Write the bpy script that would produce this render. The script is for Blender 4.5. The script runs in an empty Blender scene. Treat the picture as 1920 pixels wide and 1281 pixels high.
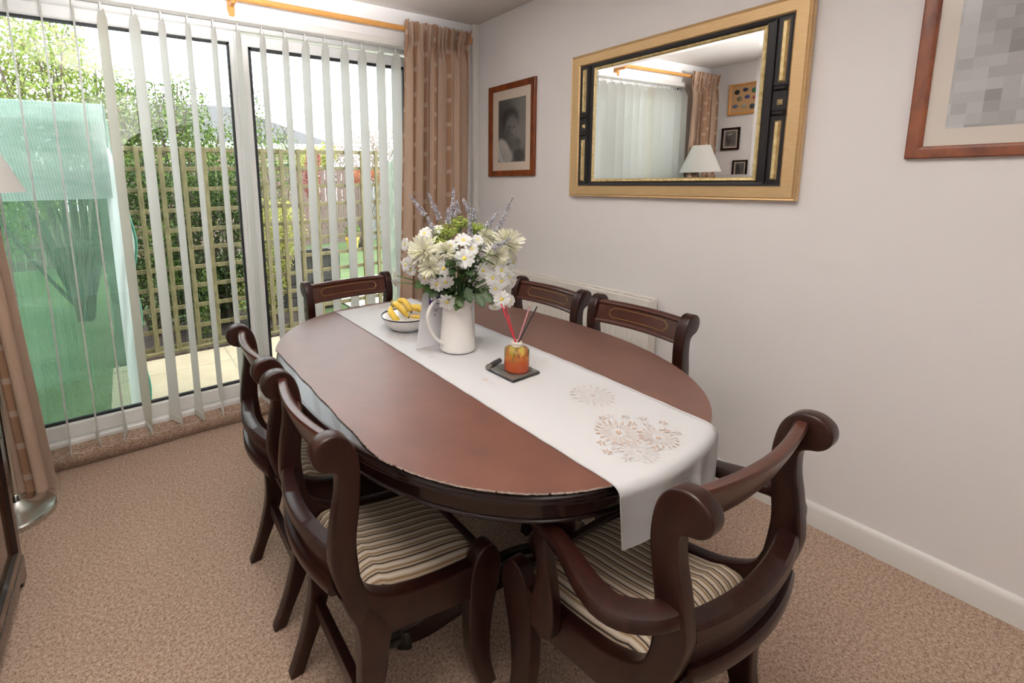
import bpy, bmesh, math, random
import numpy as np
from mathutils import Vector, Matrix
from mathutils.geometry import tessellate_polygon

random.seed(7)
rng = np.random.default_rng(7)
scn = bpy.context.scene
col = scn.collection
PI = math.pi

# ------------------------------------------------------------------ camera
cam_d = bpy.data.cameras.new('camera')
cam = bpy.data.objects.new('camera', cam_d)
col.objects.link(cam)
YAW, PITCH, ROLL = math.radians(32.8172), math.radians(8.7918), math.radians(-1.0197)
fwd = Vector((math.sin(YAW) * math.cos(PITCH), math.cos(YAW) * math.cos(PITCH), -math.sin(PITCH)))
rgt0 = Vector((math.cos(YAW), -math.sin(YAW), 0))
up0 = rgt0.cross(fwd)
rgt = rgt0 * math.cos(ROLL) + up0 * math.sin(ROLL)
upv = -rgt0 * math.sin(ROLL) + up0 * math.cos(ROLL)
M = Matrix((rgt, upv, -fwd)).transposed().to_4x4()
M.translation = Vector((-2.1501, -2.6523, 1.3669))
cam.matrix_world = M
cam_d.sensor_width = 36
cam_d.lens = 874.1965 * 36 / 1920
cam_d.shift_x = (960 - 799.1838) / 1920
cam_d.shift_y = (471.4874 - 640.5) / 1920
cam_d.clip_start = 0.02
cam_d.clip_end = 200
scn.camera = cam

# ------------------------------------------------------------------ light
vs = scn.view_settings
vs.view_transform = 'Standard'
vs.look = 'None'
vs.gamma = 1
vs.use_curve_mapping = False
vs.exposure = 0.22
scn.display_settings.display_device = 'sRGB'

world = bpy.data.worlds.new('overcast_sky')
scn.world = world
world.use_nodes = True
wn = world.node_tree
wn.nodes['Background'].inputs[0].default_value = (0.93, 0.97, 1.0, 1)
wn.nodes['Background'].inputs[1].default_value = 5.8

def lamp(name, kind, loc, energy, color=(1, 1, 1), size=1.0, size_y=None, to=None, spread=None, angle=None):
    d = bpy.data.lights.new(name, kind)
    d.energy = energy
    d.color = color
    if kind == 'AREA':
        d.size = size
        if size_y:
            d.shape = 'RECTANGLE'
            d.size_y = size_y
        if spread:
            d.spread = spread
    elif kind == 'POINT':
        d.shadow_soft_size = size
    elif kind == 'SPOT':
        d.shadow_soft_size = size; d.spot_size = angle; d.spot_blend = .6
    elif kind == 'SUN':
        d.angle = angle
    o = bpy.data.objects.new(name, d)
    col.objects.link(o)
    o.location = loc
    if to is not None:
        o.rotation_euler = (Vector(to) - Vector(loc)).to_track_quat('-Z', 'Y').to_euler()
    return o

lamp('sun', 'SUN', (8, -3, 8), 3.4, (1.0, 0.95, 0.86), angle=math.radians(12), to=(0, 0, 0)).rotation_euler = \
    Vector((-0.86, 0.30, -0.95)).to_track_quat('-Z', 'Y').to_euler()
# flash head bounced off the ceiling, then two added unseen lamps behind the camera
lamp('bounced_flash', 'SPOT', (-2.0, -2.75, 1.62), 640, (1.0, 0.975, 0.965), 0.10, to=(-1.92, -2.04, 2.40), angle=math.radians(86))
lamp('rear_haze_spot', 'SPOT', (-2.1, -3.3, 1.55), 190, (1.0, 0.98, 0.96), 0.10, to=(-1.92, -4.15, 2.12), angle=math.radians(72))  # added spot brightening the back wall, for the haze in the door glass
lamp('living_room_fill', 'POINT', (-2.9, -5.0, 2.0), 14, (1.0, 0.93, 0.85), 0.2)  # added fill for the unseen living room, no actual fitting

# ------------------------------------------------------------------ mesh helpers
class MB:
    def __init__(s):
        s.v = []; s.f = []; s.uv = None
    def add(s, vs_, fs):
        o = len(s.v)
        s.v.extend([tuple(p) for p in vs_])
        s.f.extend([tuple(i + o for i in f) for f in fs])
        return s
    def box(s, x0, y0, z0, x1, y1, z1, m=None):
        vs_ = [(x, y, z) for x in (x0, x1) for y in (y0, y1) for z in (z0, z1)]
        if m is not None:
            vs_ = [m @ Vector(p) for p in vs_]
        return s.add(vs_, [(0, 1, 3, 2), (4, 6, 7, 5), (0, 4, 5, 1), (2, 3, 7, 6), (0, 2, 6, 4), (1, 5, 7, 3)])
    def rbox(s, x0, y0, z0, x1, y1, z1, r=.004, m=None):
        """box with chamfered edges, extruded along its longest axis"""
        d = (x1 - x0, y1 - y0, z1 - z0)
        ax = d.index(max(d))
        a, b = [(1, 2), (2, 0), (0, 1)][ax]
        lo, hi = (x0, y0, z0), (x1, y1, z1)
        def P(u, w, t):
            q = [0, 0, 0]; q[a] = u; q[b] = w; q[ax] = t
            return m @ Vector(q) if m is not None else q
        r = min(r, d[a] * .45, d[b] * .45)
        ring = lambda k: [(lo[a] + k + (r - k if k < r else 0), lo[b] + k)] if False else None
        def loop(inset):
            u0, u1, w0, w1 = lo[a] + inset, hi[a] - inset, lo[b] + inset, hi[b] - inset
            c = max(r - inset, r * .3)
            return [(u0 + c, w0), (u1 - c, w0), (u1, w0 + c), (u1, w1 - c), (u1 - c, w1), (u0 + c, w1), (u0, w1 - c), (u0, w0 + c)]
        L = [(loop(r), lo[ax]), (loop(0), lo[ax] + r), (loop(0), hi[ax] - r), (loop(r), hi[ax])]
        vs_ = [P(u, w, t) for lp, t in L for u, w in lp]
        fs = []
        for k in range(3):
            for i in range(8):
                j = (i + 1) % 8
                fs.append((k * 8 + i, k * 8 + j, k * 8 + 8 + j, k * 8 + 8 + i))
        fs.append(tuple(range(7, -1, -1))); fs.append(tuple(range(24, 32)))
        return s.add(vs_, fs)
    def prism(s, poly, t0, t1, fn, r=.005, seg=3):
        """poly (a,b) extruded from t0 to t1 with rounded rims; fn(a,b,t) -> xyz"""
        P = np.array(poly, float)
        if np.sum(P[:, 0] * np.roll(P[:, 1], -1) - np.roll(P[:, 0], -1) * P[:, 1]) < 0:
            P = P[::-1]
        e1 = P - np.roll(P, 1, 0); e2 = np.roll(P, -1, 0) - P
        e1 /= np.linalg.norm(e1, axis=1)[:, None] + 1e-12; e2 /= np.linalg.norm(e2, axis=1)[:, None] + 1e-12
        n1 = np.stack([-e1[:, 1], e1[:, 0]], 1); n2 = np.stack([-e2[:, 1], e2[:, 0]], 1)
        n = n1 + n2; n /= np.linalg.norm(n, axis=1)[:, None] + 1e-9
        c = np.clip(np.sum(n * n1, 1), .5, 1); n /= c[:, None]
        rings = []
        if r > 0:
            for k in range(seg + 1):
                a = k / seg * PI / 2
                rings.append((r * (1 - math.sin(a)), t0 + r * (1 - math.cos(a))))
            for k in range(seg, -1, -1):
                a = k / seg * PI / 2
                rings.append((r * (1 - math.sin(a)), t1 - r * (1 - math.cos(a))))
        else:
            rings = [(0, t0), (0, t1)]
        N = len(P); vs_ = []; fs = []
        for ins, t in rings:
            Q = P + n * ins
            vs_ += [fn(q[0], q[1], t) for q in Q]
        for k in range(len(rings) - 1):
            for i in range(N):
                j = (i + 1) % N
                fs.append((k * N + i, k * N + j, (k + 1) * N + j, (k + 1) * N + i))
        k0 = (len(rings) - 1) * N                # caps triangulated from the plain outline, so that sharp concave outlines stay true
        for a, b, c_ in tessellate_polygon([[Vector((q[0], q[1], 0)) for q in P]]):
            fs.append((a, c_, b)); fs.append((k0 + a, k0 + b, k0 + c_))
        return s.add(vs_, fs)
    def tube(s, path, rad, n=8, cap=True, flat=1.0, up=None):
        P = [Vector(p) for p in path]
        if not hasattr(rad, '__len__'):
            rad = [rad] * len(P)
        vs_ = []; fs = []
        prev = None
        for i, p in enumerate(P):
            t = (P[min(i + 1, len(P) - 1)] - P[max(i - 1, 0)]).normalized()
            if prev is None:
                a = Vector(up) if up else (Vector((0, 0, 1)) if abs(t.z) < .9 else Vector((1, 0, 0)))
                a = (a - t * a.dot(t)).normalized()
            else:
                a = (prev - t * prev.dot(t)).normalized()
            prev = a
            b = t.cross(a)
            for k in range(n):
                an = 2 * PI * k / n
                vs_.append(p + (a * math.cos(an) * flat + b * math.sin(an)) * rad[i])
        for i in range(len(P) - 1):
            for k in range(n):
                j = (k + 1) % n
                fs.append((i * n + k, i * n + j, (i + 1) * n + j, (i + 1) * n + k))
        if cap:
            fs.append(tuple(range(n - 1, -1, -1))); fs.append(tuple(range((len(P) - 1) * n, len(P) * n)))
        return s.add(vs_, fs)
    def lathe(s, prof, c=(0, 0, 0), n=32, sx=1, sy=1, cap=True):
        vs_ = []; fs = []
        for r, z in prof:
            for k in range(n):
                a = 2 * PI * k / n
                vs_.append((c[0] + r * sx * math.cos(a), c[1] + r * sy * math.sin(a), c[2] + z))
        for i in range(len(prof) - 1):
            for k in range(n):
                j = (k + 1) % n
                fs.append((i * n + k, i * n + j, (i + 1) * n + j, (i + 1) * n + k))
        if cap:
            fs.append(tuple(range(n - 1, -1, -1))); fs.append(tuple(range((len(prof) - 1) * n, len(prof) * n)))
        return s.add(vs_, fs)
    def sweep(s, sec, frames, cap=True):
        """sec: list of 2D (a,b) ; frames: list of fn(a,b)->xyz"""
        n = len(sec); vs_ = []; fs = []
        for fr in frames:
            vs_ += [fr(a, b) for a, b in sec]
        for i in range(len(frames) - 1):
            for k in range(n):
                j = (k + 1) % n
                fs.append((i * n + k, i * n + j, (i + 1) * n + j, (i + 1) * n + k))
        if cap:
            fs.append(tuple(range(n - 1, -1, -1))); fs.append(tuple(range((len(frames) - 1) * n, len(frames) * n)))
        return s.add(vs_, fs)
    def grid(s, nu, nv, fn, closed=False):
        vs_ = [fn(i / (nu - 1), j / (nv - 1)) for i in range(nu) for j in range(nv)]
        fs = [(i * nv + j, (i + 1) * nv + j, (i + 1) * nv + j + 1, i * nv + j + 1) for i in range(nu - 1) for j in range(nv - 1)]
        return s.add(vs_, fs)
    def build(s, name, m, parent=None, angle=38, fix=True, solid=None, sub=0):
        me = bpy.data.meshes.new(name)
        me.from_pydata([tuple(p) for p in s.v], [], s.f)
        if fix:
            bm = bmesh.new(); bm.from_mesh(me)
            bmesh.ops.recalc_face_normals(bm, faces=bm.faces)
            bm.to_mesh(me); bm.free()
        me.polygons.foreach_set('use_smooth', [True] * len(me.polygons))
        if angle is not None:
            me.set_sharp_from_angle(angle=math.radians(angle))
        me.materials.append(m)
        o = bpy.data.objects.new(name, me)
        col.objects.link(o)
        if parent is not None:
            o.parent = parent
        if solid:
            md = o.modifiers.new('thickness', 'SOLIDIFY'); md.thickness = solid; md.offset = 0
        if sub:
            md = o.modifiers.new('smooth', 'SUBSURF'); md.levels = sub; md.render_levels = sub
        return o

def thing(name, label, cat, loc=(0, 0, 0), rz=0, group=None):
    o = bpy.data.objects.new(name, None)
    col.objects.link(o)
    o.location = loc; o.rotation_euler = (0, 0, rz)
    o.empty_display_size = .1
    return tag(o, label, cat, group)
def tag(o, label=None, cat=None, group=None, kind=None):
    if label: o['label'] = label
    if cat: o['category'] = cat
    if group: o['group'] = group
    if kind: o['kind'] = kind
    return o
def struct(o, label=None):
    o['kind'] = 'structure'
    if label: o['label'] = label
    return o
def copy_tree(o, parent=None):
    c = o.copy(); col.objects.link(c)
    if parent is not None: c.parent = parent
    for ch in list(o.children):
        copy_tree(ch, c)
    return c
def crom(pts, n=5, closed=False):
    P = [np.array(p, float) for p in pts]
    N = len(P); out = []
    R_ = range(N) if closed else range(N - 1)
    for i in R_:
        g = (lambda k: P[k % N]) if closed else (lambda k: P[min(max(k, 0), N - 1)])
        p0, p1, p2, p3 = g(i - 1), g(i), g(i + 1), g(i + 2)
        for k in range(n):
            t = k / n
            out.append(.5 * ((2 * p1) + (-p0 + p2) * t + (2 * p0 - 5 * p1 + 4 * p2 - p3) * t * t + (-p0 + 3 * p1 - 3 * p2 + p3) * t ** 3))
    if not closed: out.append(P[-1])
    return [tuple(q) for q in out]

# ------------------------------------------------------------------ materials
def srgb(r, g, b):
    f = lambda c: ((c / 255 + .055) / 1.055) ** 2.4 if c > 10 else c / 255 / 12.92
    return (f(r), f(g), f(b), 1)
class Mat:
    def __init__(s, name):
        s.m = bpy.data.materials.new(name); s.m.use_nodes = True
        s.t = s.m.node_tree; s.N = s.t.nodes; s.p = s.N['Principled BSDF']; s.out = s.N['Material Output']
    def n(s, typ, ins=None, **kw):
        nd = s.N.new(typ)
        for k, v in kw.items(): setattr(nd, k, v)
        for k, v in (ins or {}).items():
            if hasattr(v, 'is_output') or isinstance(v, bpy.types.NodeSocket): s.t.links.new(v, nd.inputs[k])
            else: nd.inputs[k].default_value = v
        return nd
    def link(s, a, b): s.t.links.new(a, b)
    def coords(s, kind='Object', scale=(1, 1, 1), rot=(0, 0, 0), loc=(0, 0, 0)):
        tc = s.n('ShaderNodeTexCoord')
        mp = s.n('ShaderNodeMapping', {'Vector': tc.outputs[kind], 'Scale': scale, 'Rotation': rot, 'Location': loc})
        return mp.outputs[0]
    def ramp(s, fac, stops, interp='LINEAR'):
        r = s.n('ShaderNodeValToRGB', {'Fac': fac}); cr = r.color_ramp; cr.interpolation = interp
        while len(cr.elements) < len(stops): cr.elements.new(.5)
        for e, (p, c) in zip(cr.elements, stops):
            e.position = p; e.color = c
        return r.outputs['Color']
    def noise(s, vec, scale, detail=3, rough=.55):
        return s.n('ShaderNodeTexNoise', {'Vector': vec, 'Scale': scale, 'Detail': detail, 'Roughness': rough}).outputs['Fac']
    def bump(s, h, strength=.2, dist=.002):
        b = s.n('ShaderNodeBump', {'Height': h, 'Strength': strength, 'Distance': dist})
        s.link(b.outputs[0], s.p.inputs['Normal'])
    def set(s, **kw):
        names = dict(base='Base Color', rough='Roughness', metal='Metallic', spec='Specular IOR Level', coat='Coat Weight', trans='Transmission Weight', sheen='Sheen Weight', sss='Subsurface Weight')
        for k, v in kw.items():
            i = s.p.inputs[names[k]]
            if isinstance(v, bpy.types.NodeSocket): s.link(v, i)
            else: i.default_value = v
        return s
    def mixc(s, fac, a, b, mode='MIX'):
        nd = s.n('ShaderNodeMix', data_type='RGBA', blend_type=mode)
        for i, v in ((0, fac), (6, a), (7, b)):
            if isinstance(v, bpy.types.NodeSocket): s.link(v, nd.inputs[i])
            else: nd.inputs[i].default_value = v
        return nd.outputs[2]
    def math(s, op, a, b=0.0):
        nd = s.n('ShaderNodeMath', operation=op)
        for i, v in ((0, a), (1, b)):
            if isinstance(v, bpy.types.NodeSocket): s.link(v, nd.inputs[i])
            else: nd.inputs[i].default_value = v
        return nd.outputs[0]
    def translucent(s, color, fac):
        tr = s.n('ShaderNodeBsdfTranslucent')
        if isinstance(color, bpy.types.NodeSocket): s.link(color, tr.inputs[0])
        else: tr.inputs[0].default_value = color
        mx = s.n('ShaderNodeMixShader', {0: fac, 1: s.p.outputs[0], 2: tr.outputs[0]})
        s.link(mx.outputs[0], s.out.inputs[0])
def plain(name, c, rough=.5, **kw):
    return Mat(name).set(base=c, rough=rough, **kw).m

def wood(name, dark, mid, rough=.33, sc=(7, 7, 1.2), coat=.12, grain=9):
    k = Mat(name)
    v = k.coords('Object', sc)
    n1 = k.noise(v, grain, 5, .6)
    n2 = k.noise(k.coords('Object', (1, 1, 1)), 2.3, 2)
    f = k.math('ADD', k.math('MULTIPLY', n1, .75), k.math('MULTIPLY', n2, .3))
    k.set(base=k.ramp(f, [(.32, dark), (.72, mid)]), rough=rough, coat=coat, spec=.38)
    k.bump(n1, .05, .001)
    return k.m

MAT = {}
# mahogany
MAT['mahogany'] = wood('mahogany', (.0095, .0026, .0020, 1), (.034, .0085, .0050, 1), .34, coat=.05)
MAT['mahogany_rail'] = wood('mahogany_rail_face', (.028, .0078, .0046, 1), (.074, .0195, .0105, 1), .30, (1.2, 7, 7))
MAT['dark_table'] = wood('dark_table_wood', (.0075, .0032, .0027, 1), (.024, .0082, .0062, 1), .25)
MAT['cabinet'] = wood('walnut_cabinet', (.030, .012, .007, 1), (.075, .032, .016, 1), .22, coat=.4)
MAT['pine'] = wood('varnished_pine', srgb(196, 135, 70), srgb(226, 168, 98), .35, (2, 14, 14), .2)
MAT['frame_wood'] = wood('burr_wood_frame', srgb(96, 44, 20), srgb(150, 80, 40), .4, (12, 6, 3), .1, 5)
# walls
def wall_mat(name, c, bump=.12):
    k = Mat(name)
    v = k.coords('Object')
    n = k.noise(v, 160, 3); n2 = k.noise(v, 1.3, 2)
    k.set(base=k.mixc(n2, c, tuple(x * .97 for x in c[:3]) + (1,)), rough=.75, spec=.25)
    k.bump(n, bump, .002)
    return k.m
MAT['wall'] = wall_mat('painted_wall', (.86, .835, .832, 1))
MAT['wall2'] = wall_mat('painted_window_wall', (.86, .85, .85, 1))
MAT['ceiling'] = wall_mat('stippled_ceiling', (.76, .725, .69, 1), .3)
MAT['gloss_white'] = plain('gloss_white_paint', (.80, .78, .75, 1), .35)
MAT['upvc'] = plain('white_upvc', (.86, .86, .85, 1), .28)
MAT['gasket'] = plain('dark_rubber_gasket', (.018, .019, .024, 1), .5)
MAT['radiator'] = plain('cream_radiator_enamel', (.80, .76, .70, 1), .4)
# carpet
def carpet(name, m=1.0):
    k = Mat(name)
    v = k.coords('Object')
    n1 = k.noise(v, 105, 4, .8)
    n2 = k.noise(v, 300, 2, .6)
    n3 = k.noise(v, 2.2, 3)
    f = k.math('ADD', k.math('MULTIPLY', n1, .65), k.math('MULTIPLY', n2, .35))
    c = k.ramp(f, [(.37, (.118 * m, .062 * m, .040 * m, 1)), (.45, (.335 * m, .218 * m, .157 * m, 1)), (.53, (.51 * m, .372 * m, .285 * m, 1)), (.64, (.71 * m, .57 * m, .455 * m, 1))])
    c = k.mixc(.22, c, k.ramp(n3, [(.3, (.36 * m, .245 * m, .178 * m, 1)), (.7, (.48 * m, .35 * m, .265 * m, 1))]))
    sk = k.noise(k.coords('Object', loc=(3.1, 1.7, 0)), 175, 2, .6)
    c = k.mixc(k.ramp(sk, [(.58, (0, 0, 0, 1)), (.66, (.75, .75, .75, 1))]), c, (.105 * m, .058 * m, .042 * m, 1))
    k.set(base=c, rough=.95, spec=.1, sheen=.15)
    k.bump(f, .45, .004)
    return k.m
MAT['carpet'] = carpet('speckled_beige_carpet')
# glass pane
def pane(name, tint=(1, 1, 1, 1), refl=1.45):
    k = Mat(name)
    tr = k.n('ShaderNodeBsdfTransparent', {'Color': tint})
    gl = k.n('ShaderNodeBsdfGlossy', {'Roughness': 0.0, 'Color': (1, 1, 1, 1)})
    fr = k.n('ShaderNodeFresnel', {'IOR': refl})
    mx = k.n('ShaderNodeMixShader', {0: fr.outputs[0], 1: tr.outputs[0], 2: gl.outputs[0]})
    k.link(mx.outputs[0], k.out.inputs[0])
    return k.m
MAT['glass'] = pane('window_glass', (.97, .985, .98, 1))
MAT['glazing'] = pane('picture_glass', (.99, .99, .99, 1), 1.15)
# blinds
k = Mat('white_blind_fabric')
k.set(base=(.92, .925, .91, 1), rough=.8, spec=.2); k.translucent((.92, .93, .90, 1), .48)
MAT['blind'] = k.m
k = Mat('yellowed_blind_fabric')
k.set(base=(.84, .82, .74, 1), rough=.8, spec=.2); k.translucent((.84, .82, .72, 1), .36)
MAT['blind_old'] = k.m
# table protector
k = Mat('brown_leathercloth')
v = k.coords('Object'); n1 = k.noise(v, 240, 3); n2 = k.noise(v, 9, 4); n3 = k.noise(v, 2.5, 2)
k.set(base=k.ramp(n2, [(.3, (.098, .029, .015, 1)), (.7, (.138, .043, .023, 1))]), rough=k.math('ADD', k.math('MULTIPLY', n3, .10), .40), spec=.7, coat=.35)
k.p.inputs['Coat Roughness'].default_value = .36
k.p.inputs['Sheen Weight'].default_value = .26; k.p.inputs['Sheen Roughness'].default_value = .35
k.bump(k.math('ADD', k.math('MULTIPLY', n1, .5), k.math('MULTIPLY', n2, .6)), .22, .003)
MAT['leather'] = k.m
MAT['fray'] = plain('pale_torn_backing', (.52, .44, .38, 1), .9)
# runner
k = Mat('white_runner_cloth')
v = k.coords('Object'); n1 = k.noise(v, 420, 2); n2 = k.noise(k.coords('Object', (1, 1, 1)), 14, 3)
k.set(base=(.54, .538, .542, 1), rough=.7, spec=.2, sheen=.05)
k.bump(k.math('ADD', k.math('MULTIPLY', n1, .15), k.math('MULTIPLY', n2, .8)), .18, .006)
MAT['runner'] = k.m
MAT['thread'] = plain('tan_embroidery_thread', (.50, .35, .265, 1), .7)
MAT['thread_grey'] = plain('pale_embroidery_thread', (.50, .43, .40, 1), .7)
# striped seat fabric (stripes run front to back, across y)
k = Mat('striped_seat_fabric')
v = k.coords('Object')
sp = k.n('ShaderNodeSeparateXYZ', {'Vector': v})
f = k.math('FRACT', k.math('MULTIPLY', k.math('ADD', sp.outputs[1], 10.0), 1 / .0235))
DK, TN, CR, LT = (.018, .009, .009, 1), (.23, .135, .062, 1), (.43, .34, .24, 1), (.56, .49, .41, 1)
c = k.ramp(f, [(0, DK), (.16, CR), (.34, TN), (.50, CR), (.62, LT), (.86, CR)], 'CONSTANT')
nz = k.noise(v, 500, 2)
k.set(base=k.mixc(.13, c, k.ramp(nz, [(.3, (.16, .12, .08, 1)), (.7, (.55, .47, .38, 1))])), rough=.9, spec=.15)
k.bump(f, .15, .002)
MAT['stripe'] = k.m
MAT['brass'] = plain('brass_inlay', (.42, .25, .08, 1), .35, metal=.6)
MAT['claw'] = plain('tarnished_brass_claw', (.05, .045, .035, 1), .35, metal=.7)
# curtain with woven blocks (uv: u across cloth in metres, v height in metres)
def curtain_mat(name):
    k = Mat(name)
    tc = k.n('ShaderNodeTexCoord')
    sp = k.n('ShaderNodeSeparateXYZ', {'Vector': tc.outputs['UV']})
    u, w = sp.outputs[0], sp.outputs[1]
    col_ = k.math('FRACT', k.math('MULTIPLY', u, 1 / .21))
    band = k.math('LESS_THAN', col_, .36)
    row = k.math('FRACT', k.math('ADD', k.math('MULTIPLY', w, 1 / .15), k.math('MULTIPLY', k.math('FLOOR', k.math('MULTIPLY', u, 1 / .21)), .37)))
    blk = k.math('LESS_THAN', row, .82)
    nz = k.noise(k.coords('UV', (60, 6, 1)), 3, 3)
    base = k.mixc(nz, (.49, .345, .255, 1), (.59, .43, .325, 1))
    salmon = k.mixc(nz, (.38, .205, .12, 1), (.51, .315, .20, 1))
    pale = (.58, .43, .33, 1)
    c = k.mixc(band, base, k.mixc(blk, pale, salmon))
    k.set(base=c, rough=.85, spec=.15, sheen=.2)
    k.translucent(c, .18)
    return k.m
MAT['curtain'] = curtain_mat('beige_block_curtain_cloth')
# metals, mirror
k = Mat('brushed_gold')
n = k.noise(k.coords('Object', (3, 3, 60)), 8, 4)
k.set(base=k.ramp(n, [(.3, (.60, .40, .20, 1)), (.7, (.70, .50, .27, 1))]), rough=.42, metal=.72)
MAT['gold'] = k.m
k = Mat('gold_leaf')
n = k.noise(k.coords('Object'), 55, 4)
k.set(base=k.ramp(n, [(.3, (.55, .40, .16, 1)), (.7, (.86, .72, .40, 1))]), rough=.38, metal=.55)
MAT['leaf_gold'] = k.m
MAT['black_lacquer'] = plain('black_lacquer', (.012, .010, .012, 1), .32)
MAT['mirror'] = plain('mirror_silver', (.90, .91, .90, 1), .0, metal=1.0)
MAT['steel'] = plain('brushed_steel', (.62, .63, .60, 1), .24, metal=1.0)
MAT['mount'] = plain('cream_mount_board', (.70, .60, .50, 1), .8)
MAT['mount_pale'] = plain('ivory_mount_board', (.73, .67, .60, 1), .8)
MAT['black_metal'] = plain('black_metal', (.02, .02, .022, 1), .4)
k = Mat('white_shade_fabric'); k.set(base=(.87, .86, .83, 1), rough=.85); k.translucent((.87, .86, .82, 1), .35); MAT['shade'] = k.m
MAT['ceramic'] = Mat('white_glazed_ceramic').set(base=(.82, .80, .77, 1), rough=.12, coat=.5).m
MAT['enamel_blue'] = plain('navy_enamel', (.010, .012, .035, 1), .2)
MAT['paper'] = plain('white_paper', (.78, .78, .80, 1), .6)
MAT['paper_purple'] = plain('purple_print', (.105, .045, .25, 1), .5)
MAT['ink'] = plain('grey_ink', (.16, .15, .18, 1), .6)

# ------------------------------------------------------------------ the room
H = 2.4
XL, YB = -3.2, -4.15
def boxobj(name, b, m, parent=None):
    return MB().box(*b).build(name, m, parent, angle=30)
struct(boxobj('floor', (XL - .12, YB - .12, -.12, .12, .075, 0), MAT['carpet']))
struct(boxobj('ceiling', (XL - .12, YB - .12, H, .12, .25, H + .12), MAT['ceiling']))
struct(boxobj('wall_right', (0, YB - .12, -.12, .12, .25, H), MAT['wall']))
struct(boxobj('wall_left', (XL - .12, YB - .12, -.12, XL, .25, H), MAT['wall']))
DX0, DX1, DZ = -2.74, -.42, 2.20          # patio door opening
w = MB()
w.box(XL, 0, -.12, DX0, .25, H); w.box(DX1, 0, -.12, 0, .25, H); w.box(DX0, 0, DZ, DX1, .25, H)
struct(w.build('wall_window', MAT['wall2'], angle=30))
struct(MB().rbox(-.05, -.035, 0, .0, .0, H, .006).build('trim_1', MAT['gloss_white']))
# wall behind the camera with a broad arched opening to the living room
AX0, AX1, AZ, AR = -2.08, -.34, 1.80, .34
pts = [(XL, 0), (AX0, 0), (AX0, AZ)]
for i in range(1, 24):
    a = PI - PI * i / 24
    pts.append(((AX0 + AX1) / 2 + (AX1 - AX0) / 2 * math.cos(a), AZ + AR * math.sin(a)))
pts += [(AX1, AZ), (AX1, 0), (0, 0), (0, H), (XL, H)]
struct(MB().prism(pts, YB - .12, YB, lambda a, b, t: (a, t, b), 0).build('wall_back', MAT['wall'], angle=25))
w = MB()   # living room beyond the arch
y0, y1 = YB - 3.0, YB - .12
w.box(XL - .12, y0 - .1, -.12, .12, y0, H + .12); w.box(XL - .12, y0, -.12, XL, y1, H); w.box(0, y0, -.12, .12, y1, H)
struct(w.build('wall_living_room', wall_mat('living_room_paint', (.42, .36, .31, 1)), angle=25))
struct(boxobj('ceiling_living_room', (XL - .12, y0, H, .12, y1, H + .12), MAT['ceiling']))
struct(boxobj('floor_living_room', (XL - .12, y0, -.12, .12, y1, 0), MAT['carpet']))
# skirting
prof = [(0, 0), (-.016, 0), (-.016, .072), (-.013, .082), (-.008, .089), (-.004, .094), (0, .094)]
struct(MB().sweep(prof, [lambda a, b: (a, YB, b), lambda a, b: (a, -.0, b)]).build('baseboard_right', MAT['gloss_white'], angle=50))
struct(MB().sweep([(-a, b) for a, b in prof], [lambda a, b: (XL + a, YB, b), lambda a, b: (XL + a, 0, b)]).build('baseboard_left', MAT['gloss_white'], angle=50))
# carpeted step in front of the door
def step_fr(x):
    return lambda a, b: (x, a + .004 * math.sin(x * 9), b + .003 * math.sin(x * 5 + 1))
sec = [(.20, -.02), (.075, -.02), (.052, .006), (.036, .026), (.030, .048), (.034, .069), (.046, .086), (.064, .098), (.086, .105), (.112, .108), (.15, .108), (.20, .108)]
struct(MB().sweep(sec, [step_fr(DX0 + (DX1 - DX0) * i / 40) for i in range(41)]).build('trim_2', carpet('carpeted_step', .92), angle=60))

# ------------------------------------------------------------------ patio door
door = bpy.data.objects.new('door_1', None); col.objects.link(door); struct(door, 'white sliding patio door with two tall panes')
f = MB()
ztop = DZ
f.rbox(DX0, .075, .105, DX0 + .06, .20, ztop, .006)
f.rbox(DX1 - .06, .075, .105, DX1, .20, ztop, .006)
f.rbox(DX0, .075, 2.165, DX1, .20, ztop + .005, .006)
f.rbox(DX0, .085, .095, DX1, .20, .128, .006)
f.build('door_frame', MAT['upvc'], door)
def sash(x0, x1, y0, y1, zb, zt, st, name):
    s = MB()
    s.rbox(x0, y0, zb, x0 + st, y1, zt, .007); s.rbox(x1 - st, y0, zb, x1, y1, zt, .007)
    s.rbox(x0 + st - .004, y0, zb, x1 - st + .004, y1, zb + .078, .007); s.rbox(x0 + st - .004, y0, zt - .066, x1 - st + .004, y1, zt, .007)
    o = s.build(name, MAT['upvc'], door)
    ix0, ix1, iz0, iz1 = x0 + st, x1 - st, zb + .078, zt - .066
    ym = (y0 + y1) / 2
    g = MB(); t = .011
    for b in ((ix0 - .004, iz0 - .004, ix0 + t, iz1 + .004), (ix1 - t, iz0 - .004, ix1 + .004, iz1 + .004), (ix0, iz0 - .004, ix1, iz0 + t), (ix0, iz1 - t, ix1, iz1 + .004)):
        g.box(b[0], ym - .012, b[1], b[2], ym + .012, b[3])
    g.build('gasket', MAT['gasket'], o)
    MB().box(ix0 + .002, ym - .003, iz0 + .002, ix1 - .002, ym + .003, iz1 - .002).build('glass', MAT['glass'], o)
    return o
sash(DX0 + .045, -1.53, .112, .166, .128, 2.176, .062, 'sash')
sash(-1.572, DX1 - .045, .056 + .022, .108, .132, 2.150, .070, 'sash')

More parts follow.
